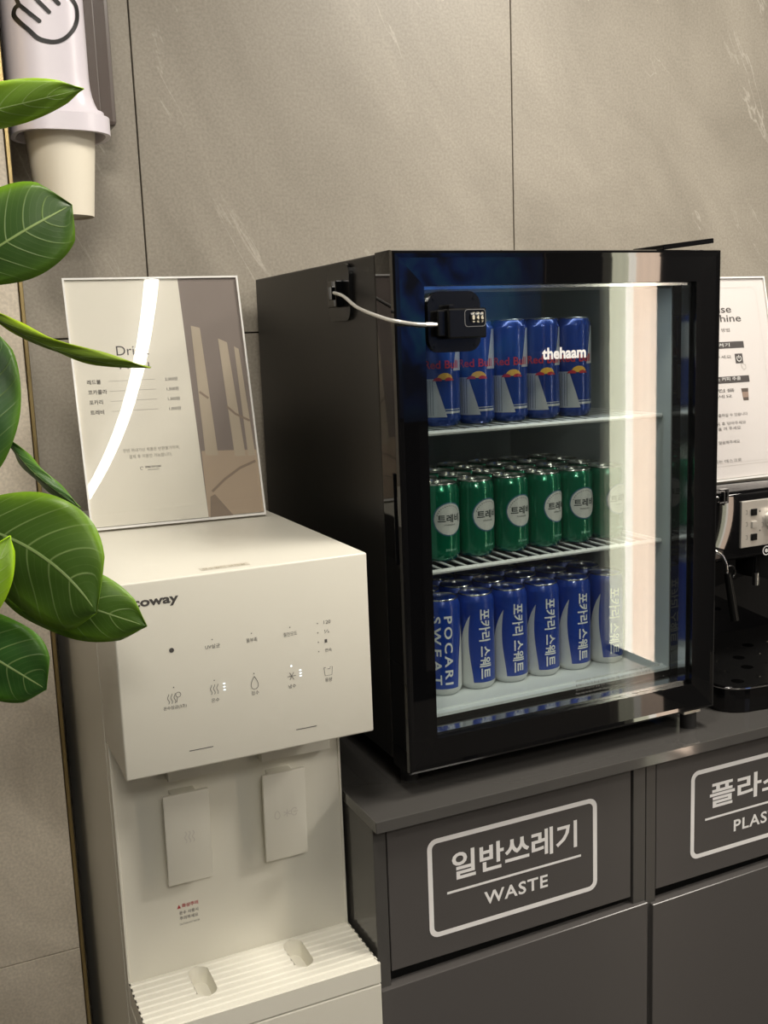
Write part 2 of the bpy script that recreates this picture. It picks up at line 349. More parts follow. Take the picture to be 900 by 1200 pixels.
# ------------------------------------------------------------------ recycling cabinets
CX, CYF = -.0625, -.5821
bm = B(CX, 1.2, CYF, -.002, -.0146, 0, bev=.0007, seg=1)
for v in bm.verts:
    if v.co.z < -.01 and v.co.y < CYF+.002: v.co.y -= .0010      # the edge band leans out a little at its foot
slab = link('worktop', bm, mat('charcoal_worktop', (.072, .069, .065), .06, spec=1.0, bump=(25, .05, .0006)))
tag(slab, 'dark grey worktop carrying the fridge and the coffee machine', 'worktop')
def bin_cab(x0, x1, label, tilt, ko, en, px, dl):
    t = thing('recycling_cabinet', label, 'cabinet', ((x0+x1)/2, -.3, FLOOR), 'recycling cabinets under the worktop')
    f = CYF+.015; b = bmesh.new()
    box(b, x0, x0+.0165, f, -.005, FLOOR+.0, -.0148, bev=.0006, seg=1); box(b, x1-.0205, x1, f, -.005, FLOOR, -.0148, bev=.0006, seg=1)
    link('side_panel', b, M_CAB, t)
    link('inner_box', B(x0+.02, x1-.024, f+.03, -.005, FLOOR+.02, -.03), M_RUBBER, t)
    fl = link('flap', B(x0+.0188, x1-.0230, f+.002, f+.018, -.2087, -.0165, bev=.0007, seg=1), M_CABF, t)
    bmD = B(x0+dl, x1-.0002, f-.0065, f+.0115, FLOOR+.06, -.2185, bev=.0008, seg=1)
    for v in bmD.verts:
        if v.co.z > -.3: v.co.z += (v.co.x-x1)*math.tan(math.radians(-tilt))
    link('door', bmD, M_CABF, t)
    link('plinth', B(x0+.01, x1-.01, f+.03, f+.05, FLOOR, FLOOR+.06), M_RUBBER, t)
    P = Print(onY(f+.0015)); ox = px
    P.ring(rrect(ox, ox+.2535, -.1808, -.0488, .013), rrect(ox+.0065, ox+.247, -.1743, -.0553, .0075))
    P.poly([(ox+.026, -.1273), (ox+.2275, -.1273), (ox+.2275, -.1240), (ox+.026, -.1240)])
    P.text(ko, ox+.034, ox+.2215, -.1115, -.0735, bold=.022)
    P.text(en, ox+.079, ox+.175 if en == 'WASTE' else ox+.190, -.1565, -.1385, bold=.02, space=1.12)
    P.done('lettering', M_WPRINT, fl); return t
bin_cab(CX+.002, .3445, 'charcoal waste cabinet, left one, with white framed WASTE lettering on its flap', -1.0, '일반쓰레기', 'WASTE', .0118, .001)
bin_cab(.3455, .7525, 'charcoal plastics cabinet, right of the waste cabinet, lettering cut by the photo edge', -.9, '플라스틱', 'PLASTIC', .4245, .0075)

# ------------------------------------------------------------------ mini fridge
FX1, FY, FYB, FT, FB = .48, -.5478, -.0387, .6609, .031
SEAM = FY+.048
fr = thing('display_fridge', 'black glass-door mini fridge with three shelves of drink cans', 'fridge', (.24, -.29, 0))
t_ = .035; b = bmesh.new(); yb = SEAM+.004
bm = bmesh.new()
box(bm, .002, t_, yb, FYB, FB+.004, FT-.001, bev=.002); box(bm, FX1-t_, FX1-.002, yb, FYB, FB+.004, FT-.001, bev=.002)
box(bm, .01, FX1-.01, yb+.0005, FYB-.0005, FT-t_, FT-.0012); box(bm, .01, FX1-.01, yb+.0005, FYB-.0005, FB+.0045, .078); box(bm, .01, FX1-.01, FYB-.03, FYB-.001, FB+.006, FT-.002)
link('cabinet', bm, M_BLACKBODY, fr)
IX0, IX1, IZ0, IZ1, IY1 = .0385, .4415, .0815, .6245, FYB-.032
bm = bmesh.new(); box(bm, t_-.0005, IX0, yb, IY1, .078, IZ1); box(bm, IX1, FX1-t_+.0005, yb, IY1, .078, IZ1); box(bm, IX0, IX1, IY1-.003, IY1, .078, IZ1); box(bm, IX0, IX1, yb, IY1, IZ1, IZ1+.0015)
link('liner', bm, M_LINERG, fr)
bm = B(IX0, IX1, yb, IY1-.003, .0775, IZ0); box(bm, IX0, IX1, yb+.012, yb+.016, IZ0-.001, IZ0+.0022)
link('liner_floor', bm, M_LINER, fr)
link('added_fill_strip', B(.10, .38, yb+.006, yb+.014, IZ1-.004, IZ1-.0005, bev=.0005), mat('cool_fill_glow', (.9, .95, 1), .4, emit=(.8, .93, 1), estr=.25), fr)  # added glowing strip, part of the fill for the dim interior
link('fill_strip_lip', B(IX0, IX1, yb+.002, yb+.0045, IZ1-.010, IZ1), M_LINERG, fr)  # added lip that hides the fill strip from the camera
area('fridge_fill', (.24, yb+.012, IZ1-.006), .28, .08, (.86, .95, 1), (math.radians(-22), 0, 0), .012)  # added fill light that lifts the cans and liner
def shelf(z):
    y0, y1 = yb+.018, IY1-.006; b = bmesh.new()
    tube(b, [(IX0+.002, y0, z-.004), (IX1-.002, y0, z-.004)], .0032, 8); tube(b, [(IX0+.002, y1, z-.004), (IX1-.002, y1, z-.004)], .0028, 8)
    for yy in (-.33, -.2): tube(b, [(IX0+.002, yy, z-.0055), (IX1-.002, yy, z-.0055)], .002, 6)
    for xx in (IX0+.004, IX1-.004): tube(b, [(xx, y0, z-.004), (xx, y1, z-.004)], .0028, 8)
    s = link('wire_shelf', b, M_WIRE, fr, smooth=True)
    b = bmesh.new(); x = IX0+.014
    while x < IX1-.008: tube(b, [(x, y0-.002, z-.0022), (x, y1, z-.0022)], .0016, 6); x += .0185
    o = link('rungs', b, M_WIRE, s, smooth=True); o['kind'] = 'stuff'
    return s
SZ = (.4465, .2685)
for z in SZ: shelf(z)
for x in (.028, .452):
    for y in (FY+.022 if x > .3 else FY+.06, -.075):
        b = bmesh.new(); cyl(b, (x, y, 0), (x, y, .022), .0115, n=24); cyl(b, (x, y, .022), (x, y, .0345), .006, n=12)
        f_ = link('foot', b, M_RUBBER, fr, smooth=True)
        link('bracket', B(x-.016, x+.014, y-.010, y+.01, .0225, .0268, bev=.0006), M_STEEL, f_)
# door: mitred gloss frame
def frame_ring(bm, xo0, xo1, zo0, zo1, prof):
    """prof: (inset, y) list; builds mitred ring through inset rectangles"""
    R = []
    for ins, y in prof: R.append([bm.verts.new(c) for c in ((xo0+ins, y, zo0+ins), (xo1-ins, y, zo0+ins), (xo1-ins, y, zo1-ins), (xo0+ins, y, zo1-ins))])
    n = len(R)
    for i in range(n):
        A, C = R[i], R[(i+1) % n]
        for k in range(4): bm.faces.new((A[k], A[(k+1) % 4], C[(k+1) % 4], C[k]))
    return bm
W_ = .0405
door = link('door', frame_ring(bmesh.new(), 0, FX1, FB, FT, [(0, SEAM-.002), (0, FY+.006), (.0012, FY+.0012), (.004, FY), (.009, FY+.0004), (W_, FY+.0011), (W_, SEAM-.002)]), M_DOOR, fr)
gl = bmesh.new(); box(gl, W_+.0002, FX1-W_-.0002, FY+.0068, FY+.0100, FB+W_+.0002, FT-W_-.0002)
pane = link('glass_pane', gl, M_GLASS, door)
pane2 = link('glass_pane', B(W_+.0002, FX1-W_-.0002, FY+.0255, FY+.0285, FB+W_+.0002, FT-W_-.0002), M_GLASS2, door)
sp_ = frame_ring(bmesh.new(), W_+.0006, FX1-W_-.0006, FB+W_+.0006, FT-W_-.0006, [(0, FY+.0102), (.0035, FY+.0102), (.0035, FY+.0253), (0, FY+.0253)])
link('spacer', sp_, M_MIRR, door)
link('gasket', frame_ring(bmesh.new(), .008, FX1-.008, FB+.008, FT-.008, [(0, SEAM-.0018), (.029, SEAM-.0018), (.029, SEAM+.0035), (0, SEAM+.0035)]), M_RUBBER, door)
bm = bmesh.new(); box(bm, -.0012, .0005, SEAM-.034, SEAM-.006, .30, .40, bev=.0005); box(bm, -.0025, .0005, SEAM-.036, SEAM-.032, .295, .405, bev=.0005)
link('grip', bm, M_GLOSS, door)
P = Print(onY(FY+.0066)); P.text('thehaam', .2035, .2685, .5290, .5435, bold=.035); P.done('sticker', M_WPRINT, door)
P = Print(onY(FY+.0066))
for i, (s_, a, c) in enumerate((('유리문에 충격을 가하지 마시고 어린이가 매달리지 않도록 주의하세요 제품 위에 무거운 물건을', .2500, .388), ('올려놓지 마십시오 청소할 때에는 부드러운 천을 사용하고 반드시 전원을 분리한 후', .2500, .372),
        ('청소하여 주십시오 문을 자주 여닫으면 냉각 성능이 떨어질 수', .2500, .35), ('Please keep the door closed after use and do not place heavy objects on top', .2500, .345), ('Do not hang on the door', .2500, .30))):
    P.text(s_, a, c, .1050-i*.0058, .1085-i*.0058, bold=.01)
P.done('caution_text', mat('grey_fine_print', (.18, .18, .17), .6), door)
# hinge cover lying on the top corner
bm = B(-.042, .042, -.012, .05, 0, .0065, bev=.001); bmesh.ops.rotate(bm, cent=(0, 0, 0), matrix=Matrix.Rotation(math.radians(-6), 3, 'Y'), verts=bm.verts[:])
bmesh.ops.rotate(bm, cent=(0, 0, 0), matrix=Matrix.Rotation(math.radians(0), 3, 'Z'), verts=bm.verts[:]); bmesh.ops.translate(bm, vec=(.432, FY+.02, FT+.0045), verts=bm.verts[:])
link('hinge_cover', bm, M_GLOSS, fr)
# cans
def can_body(r, h):
    b = bmesh.new()
    lathe(b, [(r*.74, .0025), (r*.80, 0), (r*.90, .003), (r*.985, .007), (r, .0105), (r, h-.012), (r*.985, h-.009), (r*.88, h-.0022)], n=36); return b
def can_lid(r, h):
    b = bmesh.new()
    lathe(b, [(r*.875, h-.0026), (r*.90, h-.0008), (r*.885, h), (r*.86, h), (r*.84, h-.0042), (r*.80, h-.0046), (r*.6, h-.0036), (r*.02, h-.0035)], n=32); return b
def pull_tab(r, h):
    b = bmesh.new()
    o = [(.0075*math.cos(a)*1.0, .0125*math.sin(a)) for a in [i*2*math.pi/20 for i in range(20)]]
    i_ = [(.0042*math.cos(a), -.006+.0042*math.sin(a)) for a in [i*2*math.pi/20 for i in range(20)]]
    z0, z1 = h-.0032, h-.0022
    R = [[b.verts.new((x, y, z)) for x, y in q] for q, z in ((o, z0), (o, z1), (i_, z1), (i_, z0))]
    for k in range(4):
        A, C = R[k], R[(k+1) % 4]
        for j in range(20): b.faces.new((A[j], A[(j+1) % 20], C[(j+1) % 20], C[j]))
    return b
def cylmap(r): return lambda a, z: (r*math.sin(a), -r*math.cos(a), z)     # a: angle, 0 faces the door, + to the right
M_BLUE = mat('can_blue', (.012, .048, .27), .22, .35, coat=.6)
M_SILV = mat('can_silver', (.55, .56, .56), .3, .35, coat=.4)
M_RED = mat('can_red', (.45, .02, .03), .35)
M_YEL = mat('can_yellow', (.75, .42, .05), .35)
M_GREEN = mat('can_green', (.0, .155, .075), .2, .5, coat=.6)
M_LBL = mat('can_grey_label', (.50, .50, .47), .4)
M_LBLR = mat('can_label_rim', (.035, .10, .16), .35)
M_PBLUE = mat('can_royal_blue', (.008, .045, .33), .3, .15, coat=.4)
M_PWHITE = mat('can_white', (.60, .61, .60), .38)
M_LILINE = mat('can_faint_print', (.12, .19, .55), .4)
def new_can(name, label, cat, r, h, bodymat):
    t = thing(name, label, cat); link('body', can_body(r, h), bodymat, t, smooth=True)
    ld = link('lid', can_lid(r, h), M_LID, t, smooth=True); link('pull_tab', pull_tab(r, h), M_ALU, ld); return t
def energy_can():
    r, h = .0254, .1345; t = new_can('drink_can', 'x', 'can', r, h, M_BLUE)
    for sgn in (0, math.pi):
        zm = h*.5
        def mp(d): 
            f0 = cylmap(r+d); return lambda a, z: f0(a+sgn, z)
        P = Print(mp(.00025))
        P.band(.62, 2.0, zm+.004, lambda a: h-.012 if a > 1.02 else zm+.004+(a-.62)/.4*(h-.016-zm), 24)     # upper silver field
        P.band(-1.2, .22, lambda a: .012, lambda a: (zm-.006) if a < -.38 else .012+(.22-a)/.6*(zm-.018), 20)  # lower silver field
        P.done('silver_field', M_SILV, t)
        P = Print(mp(.0004))
        for a in (-1.1, -.95, -.8, -.66, -.52): P.band(a, a+.035, .014, zm-.008, 1)
        P.done('vertical_lines', mat('can_dim_line', (.18, .19, .2), .4), t)
        P = Print(mp(.0005), .07); P.text('Red Bull', -.92, .95, zm+.007, zm+.0175, bold=.02); P.done('lettering', M_RED, t)
        P = Print(mp(.00045)); P.band(-.25, .55, zm-.007, lambda a: zm-.007+.0085*max(0, 1-((a-.15)/.42)**2)**.5, 12); P.done('sun_emblem', M_YEL, t)
        P = Print(mp(.0006)); P.band(-.48, -.02, lambda a: zm-.0085, lambda a: zm-.0085+.010*((a+.48)/.46)*(1.15-(a+.48)/.46)+.001, 10)
        P.band(.15, .62, lambda a: zm-.0085, lambda a: zm-.0085+.010*((.62-a)/.47)*(1.15-(.62-a)/.47)+.001, 10); P.done('bull_emblem', M_RED, t)
        P = Print(mp(.0005)); P.band(-.25, 1.1, .0165, .0195, 10); P.band(-.25, 1.1, .0212, .0222, 10); P.done('foot_line', M_SILV, t)
    return t
def green_can():
    r, h = .0262, .103; t = new_can('drink_can', 'x', 'can', r, h, M_GREEN)
    P = Print(cylmap(r+.0003)); R_ = .0226; zc = h*.545
    P.band(-R_/r*.995, R_/r*.995, lambda a: zc-math.sqrt(max(0, R_**2-(a*r)**2)), lambda a: zc+math.sqrt(max(0, R_**2-(a*r)**2)), 28); P.done('label_rim', M_LBLR, t)
    P = Print(cylmap(r+.0005)); R2 = .0209
    P.band(-R2/r*.995, R2/r*.995, lambda a: zc-math.sqrt(max(0, R2**2-(a*r)**2)), lambda a: zc+math.sqrt(max(0, R2**2-(a*r)**2)), 28); P.done('round_label', M_LBL, t)
    P = Print(cylmap(r+.0007), .07); P.text('트레비', -.62, .62, zc-.0045, zc+.0065, bold=.025)
    for k in range(15):
        a = math.radians(20+k*10); P.disc(math.cos(a)*.0178/r, zc+math.sin(a)*.0178, .0007/r, .0007, 6)
    P.text('SPARKLING', -.3, .3, zc-.0085, zc-.0065); P.done('lettering', mat('can_dark_text', (.02, .03, .03), .5), t)
    P = Print(cylmap(r+.0004)); P.text('355ml', -.25, .35, .0135, .0165, bold=.01); P.done('small_print', mat('can_pale_green', (.25, .5, .38), .4), t)
    return t
def wave_can(eng=False):
    r, h = .0259, .1335; t = new_can('drink_can', 'x', 'can', r, h, M_PBLUE)
    # blue field all round except the white wave, which swells towards the foot
    def left(z):  # left edge of the blue field beside the wave (angle) as function of height fraction
        s = (z-.0085)/(h-.030); return -.30+.10*math.sin(s*3.6+.5)-.18*(s**3)*0
    P = Print(cylmap(r+.00025)); n = 22; z0, z1 = .0085, h-.0180; prev = None
    def wl_(z):
        s = min(1, max(0, (z-z0)/(z1-z0))); return (-.36+.14*math.sin(2.2+s*4.3))
    def wr_(z):  # width of the wave, zero at the tip
        s = min(1, max(0, (z-z0)/(z1-z0))); return .98*max(0, (.90-s)/.90)**.75
    def stripfield(a_of_z0, a_of_z1, n2=40):
        pr = None
        for i in range(n+1):
            z = z0+(z1-z0)*i/n; a0, a1 = a_of_z0(z), a_of_z1(z)
            row = [P.bm.verts.new(P.f(a0+(a1-a0)*k/n2, z)) for k in range(n2+1)]
            if pr:
                for k in range(n2): P.bm.faces.new((pr[k], pr[k+1], row[k+1], row[k]))
            pr = row
    stripfield(lambda z: wl_(z)-wr_(z), lambda z: wl_(z), 14)
    P.done('white_wave', M_PWHITE, t)
    link('white_foot', lathe(bmesh.new(), [(r*.80+.0003, .0002), (r*.90+.0003, .003), (r*.985+.0003, .007), (r+.0003, .0104)], n=36, capb=False, capt=False), M_PWHITE, t, smooth=True)
    P = Print(cylmap(r+.0005), .07)
    P.text('포카리 스웨트', .07, .74, .0155, h-.020, bold=.02, rot=True)
    P.text('POCARI', 4.30, 4.74, .0165, h-.022, bold=.02, space=1.35, rot=True)
    P.text('SWEAT', 3.69, 4.13, .0165, h-.022, bold=.02, space=1.5, rot=True)
    P.done('lettering', mat('can_white_text', (.78, .79, .78), .4), t)
    P = Print(cylmap(r+.0005))
    for a in (.92, 1.06): P.text('이온음료 수분보충 땀으로 잃은 수분과 이온을 빠르게', a, a+.07, .02, h-.024, rot=True)
    P.done('small_print', M_LILINE, t); return t
ORD = ['first', 'second', 'third', 'fourth', 'fifth', 'sixth', 'seventh']
ROW = ['front row', 'second row', 'third row', 'rear row']
def place(proto, xs, y0, rows, z, desc, group, rots, jit=.0012):
    first = True
    for r_i in range(rows):
        for c_i, x in enumerate(xs):
            o = proto if first else copy_tree(proto); first = False
            o.location = (x+(random.uniform(-jit, jit)), y0+r_i*.0545, z); o.rotation_euler = (0, 0, rots(c_i, r_i))
            o['label'] = '%s, %s, %s from left' % (desc, ROW[r_i], ORD[c_i]); o['group'] = group
Y0 = FY+.127
place(energy_can(), (.1245, .1762, .2279, .2796, .3313), Y0, 2, SZ[0]+.0002, 'blue-silver energy drink can, top shelf', 'energy drink cans on the top shelf', lambda c, r: -.42+[.02, -.05, 0, .04, .03][c], .0001)
place(green_can(), (.118, .1712, .2255, .2795, .3325, .386), Y0, 4, SZ[1]+.0002, 'green soda can, middle shelf', 'green soda cans on the middle shelf', lambda c, r: [.02, .22, .15, .34, .02, .3][c]+r*.7, .0002)
place(wave_can(), (.1160, .1688, .2220, .2755, .3290, .3870), Y0+.001, 4, IZ0+.0004, 'blue-white ion drink can, fridge floor', 'ion drink cans on the fridge floor', lambda c, r: ([1.64, -.40, -.42, -.45, -.38, -.5][c] if r == 0 else r*1.3+c), .0002)

# lock on the door and on the side, joined by a cable
lk = thing('combination_lock', 'black three-dial combination lock box on the fridge glass door corner', 'lock', (.077, FY, .5425))
bm = prism_y(bmesh.new(), rrect(.0425, .1120, .5435, .6135, .016, 5), FY-.0028, FY+.0058); link('mounting_plate', bm, M_BLACK, lk)
bm = bmesh.new(); box(bm, .0605, .1110, FY-.019, FY-.0026, .5590, .5935, bev=.0022); link('lock_case', bm, M_BLACK, lk)
bm = bmesh.new(); box(bm, .050, .0605, FY-.013, FY-.0026, .562, .592, bev=.0015); box(bm, .063, .070, FY-.016, FY-.003, .5935, .598, bev=.001); link('latch', bm, M_BLACK, lk)
P = Print(onY(FY-.0193)); P.ring(rrect(.0815, .1095, .5720, .5920, .004), rrect(.0822, .1088, .5727, .5913, .0035)); P.done('dial_window', mat('dim_grey_line', (.2, .2, .2), .4), lk)
for k in range(3):
    x = .0895+k*.0058; b = bmesh.new(); cyl(b, (x, FY-.0155, .5825), (x+.0045, FY-.0155, .5825), .0065, n=10)
    d = link('dial', b, mat('dial_dark', (.03, .03, .03), .4), lk)
    P = Print(onY(FY-.0224)); P.text('846'[k], x+.0006, x+.0039, .5800, .5850, bold=.03); P.text('735'[k], x+.0006, x+.0039, .5864, .5884); P.text('957'[k], x+.0006, x+.0039, .5766, .5786)
    P.done('digit', mat('dial_cream', (.85, .78, .6), .4), d)
for x, z in ((.051, .6055), (.104, .6055), (.051, .5515), (.104, .5515)):
    link('screw', cyl(bmesh.new(), (x, FY-.0036, z), (x, FY-.0026, z), .0024, n=12), M_BLACK, lk)
ls = thing('lock_anchor', 'black anchor plate stuck high on the left side of the fridge', 'lock', (0, -.39, .58))
bm = prism(bmesh.new(), rrect(-.4285, -.355, .5860, .6560, .014, 5), lambda a, b: (-.003, a, b), lambda a, b: (.0018, a, b)); link('mounting_plate', bm, M_BLACK, ls)
bm = bmesh.new(); box(bm, -.013, -.003, -.408, -.380, .603, .636, bev=.0015); box(bm, -.016, -.012, -.402, -.386, .612, .629, bev=.001); link('anchor_block', bm, M_GLOSS, ls)
cpts = [Vector((-.012, -.394, .6218)), atx(402, 347, -.018), atx(420, 361, -.022), atx(450, 373, -.022), atx(468, 377, -.012), aty(484, 379.5, FY-.014), aty(500, 380.5, FY-.011), Vector((.051, FY-.009, .5757))]
cable = thing('lock_cable', 'thin silver-white security cable looping from the fridge side to the door lock', 'cable', cpts[0])
link('wire', tube(bmesh.new(), spline(cpts, 6), .0021, 10), M_CABLE, cable, smooth='all')
bm = bmesh.new(); cyl(bm, cpts[-2]-Vector((.002, 0, 0)), cpts[-1], .0030, n=12); link('ferrule', bm, M_ALU, cable, smooth=True)

# ------------------------------------------------------------------ water dispenser
DX0, DX1, DYF, DYB, DZT, DZB = -.3464, -.0648, -.5935, -.078, .328, .1184
BYF, TRZ, TRY = -.4817, -.1784, -.5852
wd = thing('water_dispenser', 'tall off-white water dispenser with printed touch panel and two paddles', 'dispenser', (-.2056, -.3, FLOOR))
SEAMY = -.4673
link('head', B(DX0, DX1, DYF, DYB, DZB, DZT, bev=.0022, seg=3), M_WHITE, wd, smooth=True)
link('side_cover', B(DX0-.0005, DX0+.002, SEAMY+.0012, DYB+.002, FLOOR+.021, DZT-.0035, bev=.0004, seg=1), M_WHITE, wd)
link('front_panel', B(DX0+.003, DX1-.003, BYF, BYF+.012, TRZ-.005, DZB+.002), M_WHITE, wd)
bm = bmesh.new(); box(bm, DX0, DX0+.0032, BYF-.0015, DYB, FLOOR+.02, DZB-.0004, bev=.0008); box(bm, DX1-.0032, DX1, BYF-.0015, DYB, FLOOR+.02, DZB-.0004, bev=.0008); box(bm, DX0+.002, DX1-.002, BYF+.012, DYB, FLOOR+.03, DZB-.001)
link('body', bm, M_WHITE, wd)
# front block under the tray
bm = bmesh.new(); box(bm, DX0+.0, DX1, TRY, BYF-.0018, FLOOR+.02, -.2058, bev=.0016); link('lower_cabinet', bm, M_WHITE, wd)
# drip tray: ribbed deck with two oval wells cut through
trd = bmesh.new()
TX0, TX1 = DX0+.0005, DX1-.0005; TY0, TY1 = TRY+.0, BYF-.0002
wells = [(-.2662, -.0105), (-.1462, -.0105)]   # centre x, half width
WX = .0122; WYa, WYb = -.5497, -.4885
def deck_z(y): return TRZ + (.0006 if abs(((y-TY0) % .0115)-.00575) < .0036 else -.0009)
ys = [TY0]; y = TY0
nrow = 76; ys = [TY0+(TY1-TY0)*i/nrow for i in range(nrow+1)]
def well_half(y):   # half width of the slot at this y (0 outside)
    if y <= WYa or y >= WYb: return 0
    e = min(y-WYa, WYb-y); return WX if e >= WX else math.sqrt(WX*WX-(WX-e)**2)
for i in range(nrow):
    ya, yb_ = ys[i], ys[i+1]; h0, h1 = well_half(ya), well_half(yb_); segs = []
    x_a = [TX0]; x_b = [TX0]
    for cx_, _ in wells: x_a += [cx_-h0, cx_+h0]; x_b += [cx_-h1, cx_+h1]
    x_a.append(TX1); x_b.append(TX1)
    za, zb = deck_z(ya), deck_z(yb_)
    for k in (0, 2, 4):
        trd.faces.new([trd.verts.new(p) for p in ((x_a[k], ya, za), (x_a[k+1], ya, za), (x_b[k+1], yb_, zb), (x_b[k], yb_, zb))])
box(trd, TX0, TX1, TY0-.0002, TY0+.0015, -.2035, TRZ-.0001); box(trd, TX0, TX0+.0015, TY0, TY1, -.2035, TRZ+.0006); box(trd, TX1-.0015, TX1, TY0, TY1, -.2035, TRZ+.0006)
bmesh.ops.remove_doubles(trd, verts=trd.verts[:], dist=.00002)
tray = link('drip_tray', trd, M_WHITE2, wd)
for cx_, _ in wells:
    b = bmesh.new(); out = []
    for k in range(29):
        a = math.pi*2*k/28
        yy = ((WYa+WYb)/2)+((WYb-WYa)/2-WX)*(1 if math.sin(a) > 0 else -1)+WX*math.sin(a); out.append((cx_+WX*math.cos(a), yy))
    out = out[:-1]
    R1 = [b.verts.new((x, y, TRZ+.0005)) for x, y in out]; R2 = [b.verts.new((cx_+(x-cx_)*.8, (WYa+WYb)/2+(y-(WYa+WYb)/2)*.9, TRZ-.019)) for x, y in out]
    for k in range(28): b.faces.new((R1[k], R1[(k+1) % 28], R2[(k+1) % 28], R2[k]))
    b.faces.new(R2); link('drain_well', b, M_WHITE2, tray)
# paddles
for x0, icon in ((-.2942, 'hot'), (-.1750, 'cold')):
    x1 = x0+.0535; z0, z1 = -.0580, .0545; b = bmesh.new()
    box(b, x0, x1, -.0055/2, .0055/2, z0, z1, bev=.0012)
    bmesh.ops.rotate(b, cent=(0, 0, -.055), matrix=Matrix.Rotation(math.radians(2.5), 3, 'X'), verts=b.verts[:]); bmesh.ops.translate(b, vec=(0, -.5015, 0), verts=b.verts[:])
    pd = link('paddle', b, M_WHITE, wd, smooth=True)
    link('paddle_stem', B(x0+.012, x1-.012, -.501, BYF+.001, -.02, .050, bev=.001), M_WHITE, pd)
    def mp(a, z): return (a, -.5015-.0030-math.sin(math.radians(2.5))*(z+.055), z)
    P = Print(mp); cx_ = (x0+x1)/2+.001
    if icon == 'hot':
        for k in (-1, 0, 1): P.stroke([(cx_+k*.0045+.0012*math.sin(s*1.1), -.008+s*.0016) for s in range(10)], .0011)
    else:
        P.stroke([(cx_-.0115+.0042*math.sin(t)*(.55+.45*math.cos(t/2)**2 if t < 3.14 else .55+.45*math.cos(t/2)**2), .0005-.0052*math.cos(t)) for t in [i*6.283/14 for i in range(14)]], .0009, True)
        for a in (0, 60, 120):
            c_, s_ = math.cos(math.radians(a+90))*.005, math.sin(math.radians(a+90))*.005; P.stroke([(cx_+.001-c_, .0005-s_), (cx_+.001+c_, .0005+s_)], .0009)
        P.stroke([(cx_+.010+.004*math.cos(t), .0005+.005*math.sin(t)) for t in (.6, 1.2, 2, 2.8, 3.6, 4.4, 5.1, 5.7)], .0009); P.stroke([(cx_+.009, .0005), (cx_+.015, .0005)], .0009)
    P.done('embossed_icon', mat('pressed_plastic_line', (.62, .59, .53), .4), pd)
    link('spout_flap', B(x0+.010 if icon == 'hot' else x0+.004, x1+.023 if icon == 'hot' else x1+.0385, BYF-.014, BYF-.0002, .0655, DZB-.0003, bev=.0008), M_WHITE, wd)
# panel print
pf = onY(DYF-.0003); P = Print(pf)
P.text('coway', -.3262, -.2787, .2990, .3088, bold=.03)
P.disc(-.2898, .2515, .0026); P.done('lettering', mat('logo_dark', (.07, .065, .06), .5), wd)
P = Print(pf)
for x, t, ww in ((-.2463, 'UV살균', .016), (-.2031, '물부족', .0125), (-.1595, '절전모드', .0155)):
    P.text(t, x-ww/2, x+ww/2, .2465, .2512, bold=.0); P.disc(x, .2562, .0007, n=8)
for z, t, ww in ((.2557, '120', .008), (.245, '½', .006), (.2342, '1', .003), (.2235, '연속', .008)):
    P.disc(-.1234-.004, z, .0007, n=8); P.text(t, -.1234+.0035, -.1234+.0035+ww, z-.0018, z+.0022)
for x, t, ww in ((-.2905, '온수잠금(3초)', .0245), (-.2470, '온수', .0085), (-.2028, '정수', .0085), (-.1603, '냉수', .0085), (-.1173, '용량', .0085)):
    P.text(t, x-ww/2, x+ww/2, .1872, .1918)
for x in (-.2905, -.2470, -.2030): P.disc(x, .2113, .0007, n=8)
def steam(cx_, cz):
    for k in (-1, 0, 1): P.stroke([(cx_+k*.0034+.0008*math.sin(s*.9), cz-.0055+s*.0012) for s in range(10)], .0006)
steam(-.2935, .1995); P.stroke([(-.2862+.0027*math.cos(t), .2027+.0027*math.sin(t)) for t in [i*.524 for i in range(12)]], .0005, True); P.stroke([(-.2870, .2), (-.2885, .1945)], .0006)
steam(-.2475, .2015)
P.stroke([(-.2029+.0055*math.sin(t)*math.sin(t/2)**1.2, .2010+.0072*math.cos(t)*1.0) for t in [i*6.283/18 for i in range(18)]], .0006, True)
for a in (0, 60, 120):
    c_, s_ = math.cos(math.radians(a))*.0048, math.sin(math.radians(a))*.0048; P.stroke([(-.1603-c_, .2010-s_), (-.1603+c_, .2010+s_)], .0006)
P.stroke([(-.1222, .2040), (-.1212, .1945), (-.1132, .1945), (-.1122, .2040), (-.1150, .2040), (-.1150, .2020), (-.1180, .2020)], .0005); P.stroke([(-.1222, .2040), (-.1200, .2040)], .0005)
P.stroke([(-.2788, .1385), (-.2528, .1385)], .0009); P.stroke([(-.1585, .1385), (-.1343, .1385)], .0009)
P.done('panel_print', M_GREYPR, wd)
P = Print(onY(DYF-.0004))
for x, zz in ((-.2365, (.2060, .2025, .1990)), (-.1500, (.2060, .2028, .1996))):
    for z in zz: P.stroke([(x-.0011, z), (x+.0011, z)], .0009)
P.disc(-.1603, .2125, .0009, n=8); P.done('indicator_lights', M_LED, wd)
P = Print(onY(BYF-.0003)); M_WRED = mat('warning_red', (.45, .05, .06), .6)
P.text('화상주의', -.2765, -.2565, -.1010, -.0958, bold=.02); P.poly([(-.2823, -.1010), (-.2775, -.1010), (-.2799, -.0962)]); P.done('warning_lettering', M_WRED, wd)
P = Print(onY(BYF-.0003)); P.text('온수 사용시', -.2800, -.2570, -.1095, -.1048, bold=.01); P.text('주의하세요', -.2800, -.2575, -.1165, -.1118, bold=.01); P.text('CAUTION HOT WATER', -.2805, -.2560, -.1228, -.1205); P.done('small_lettering', M_GREYPR, wd)
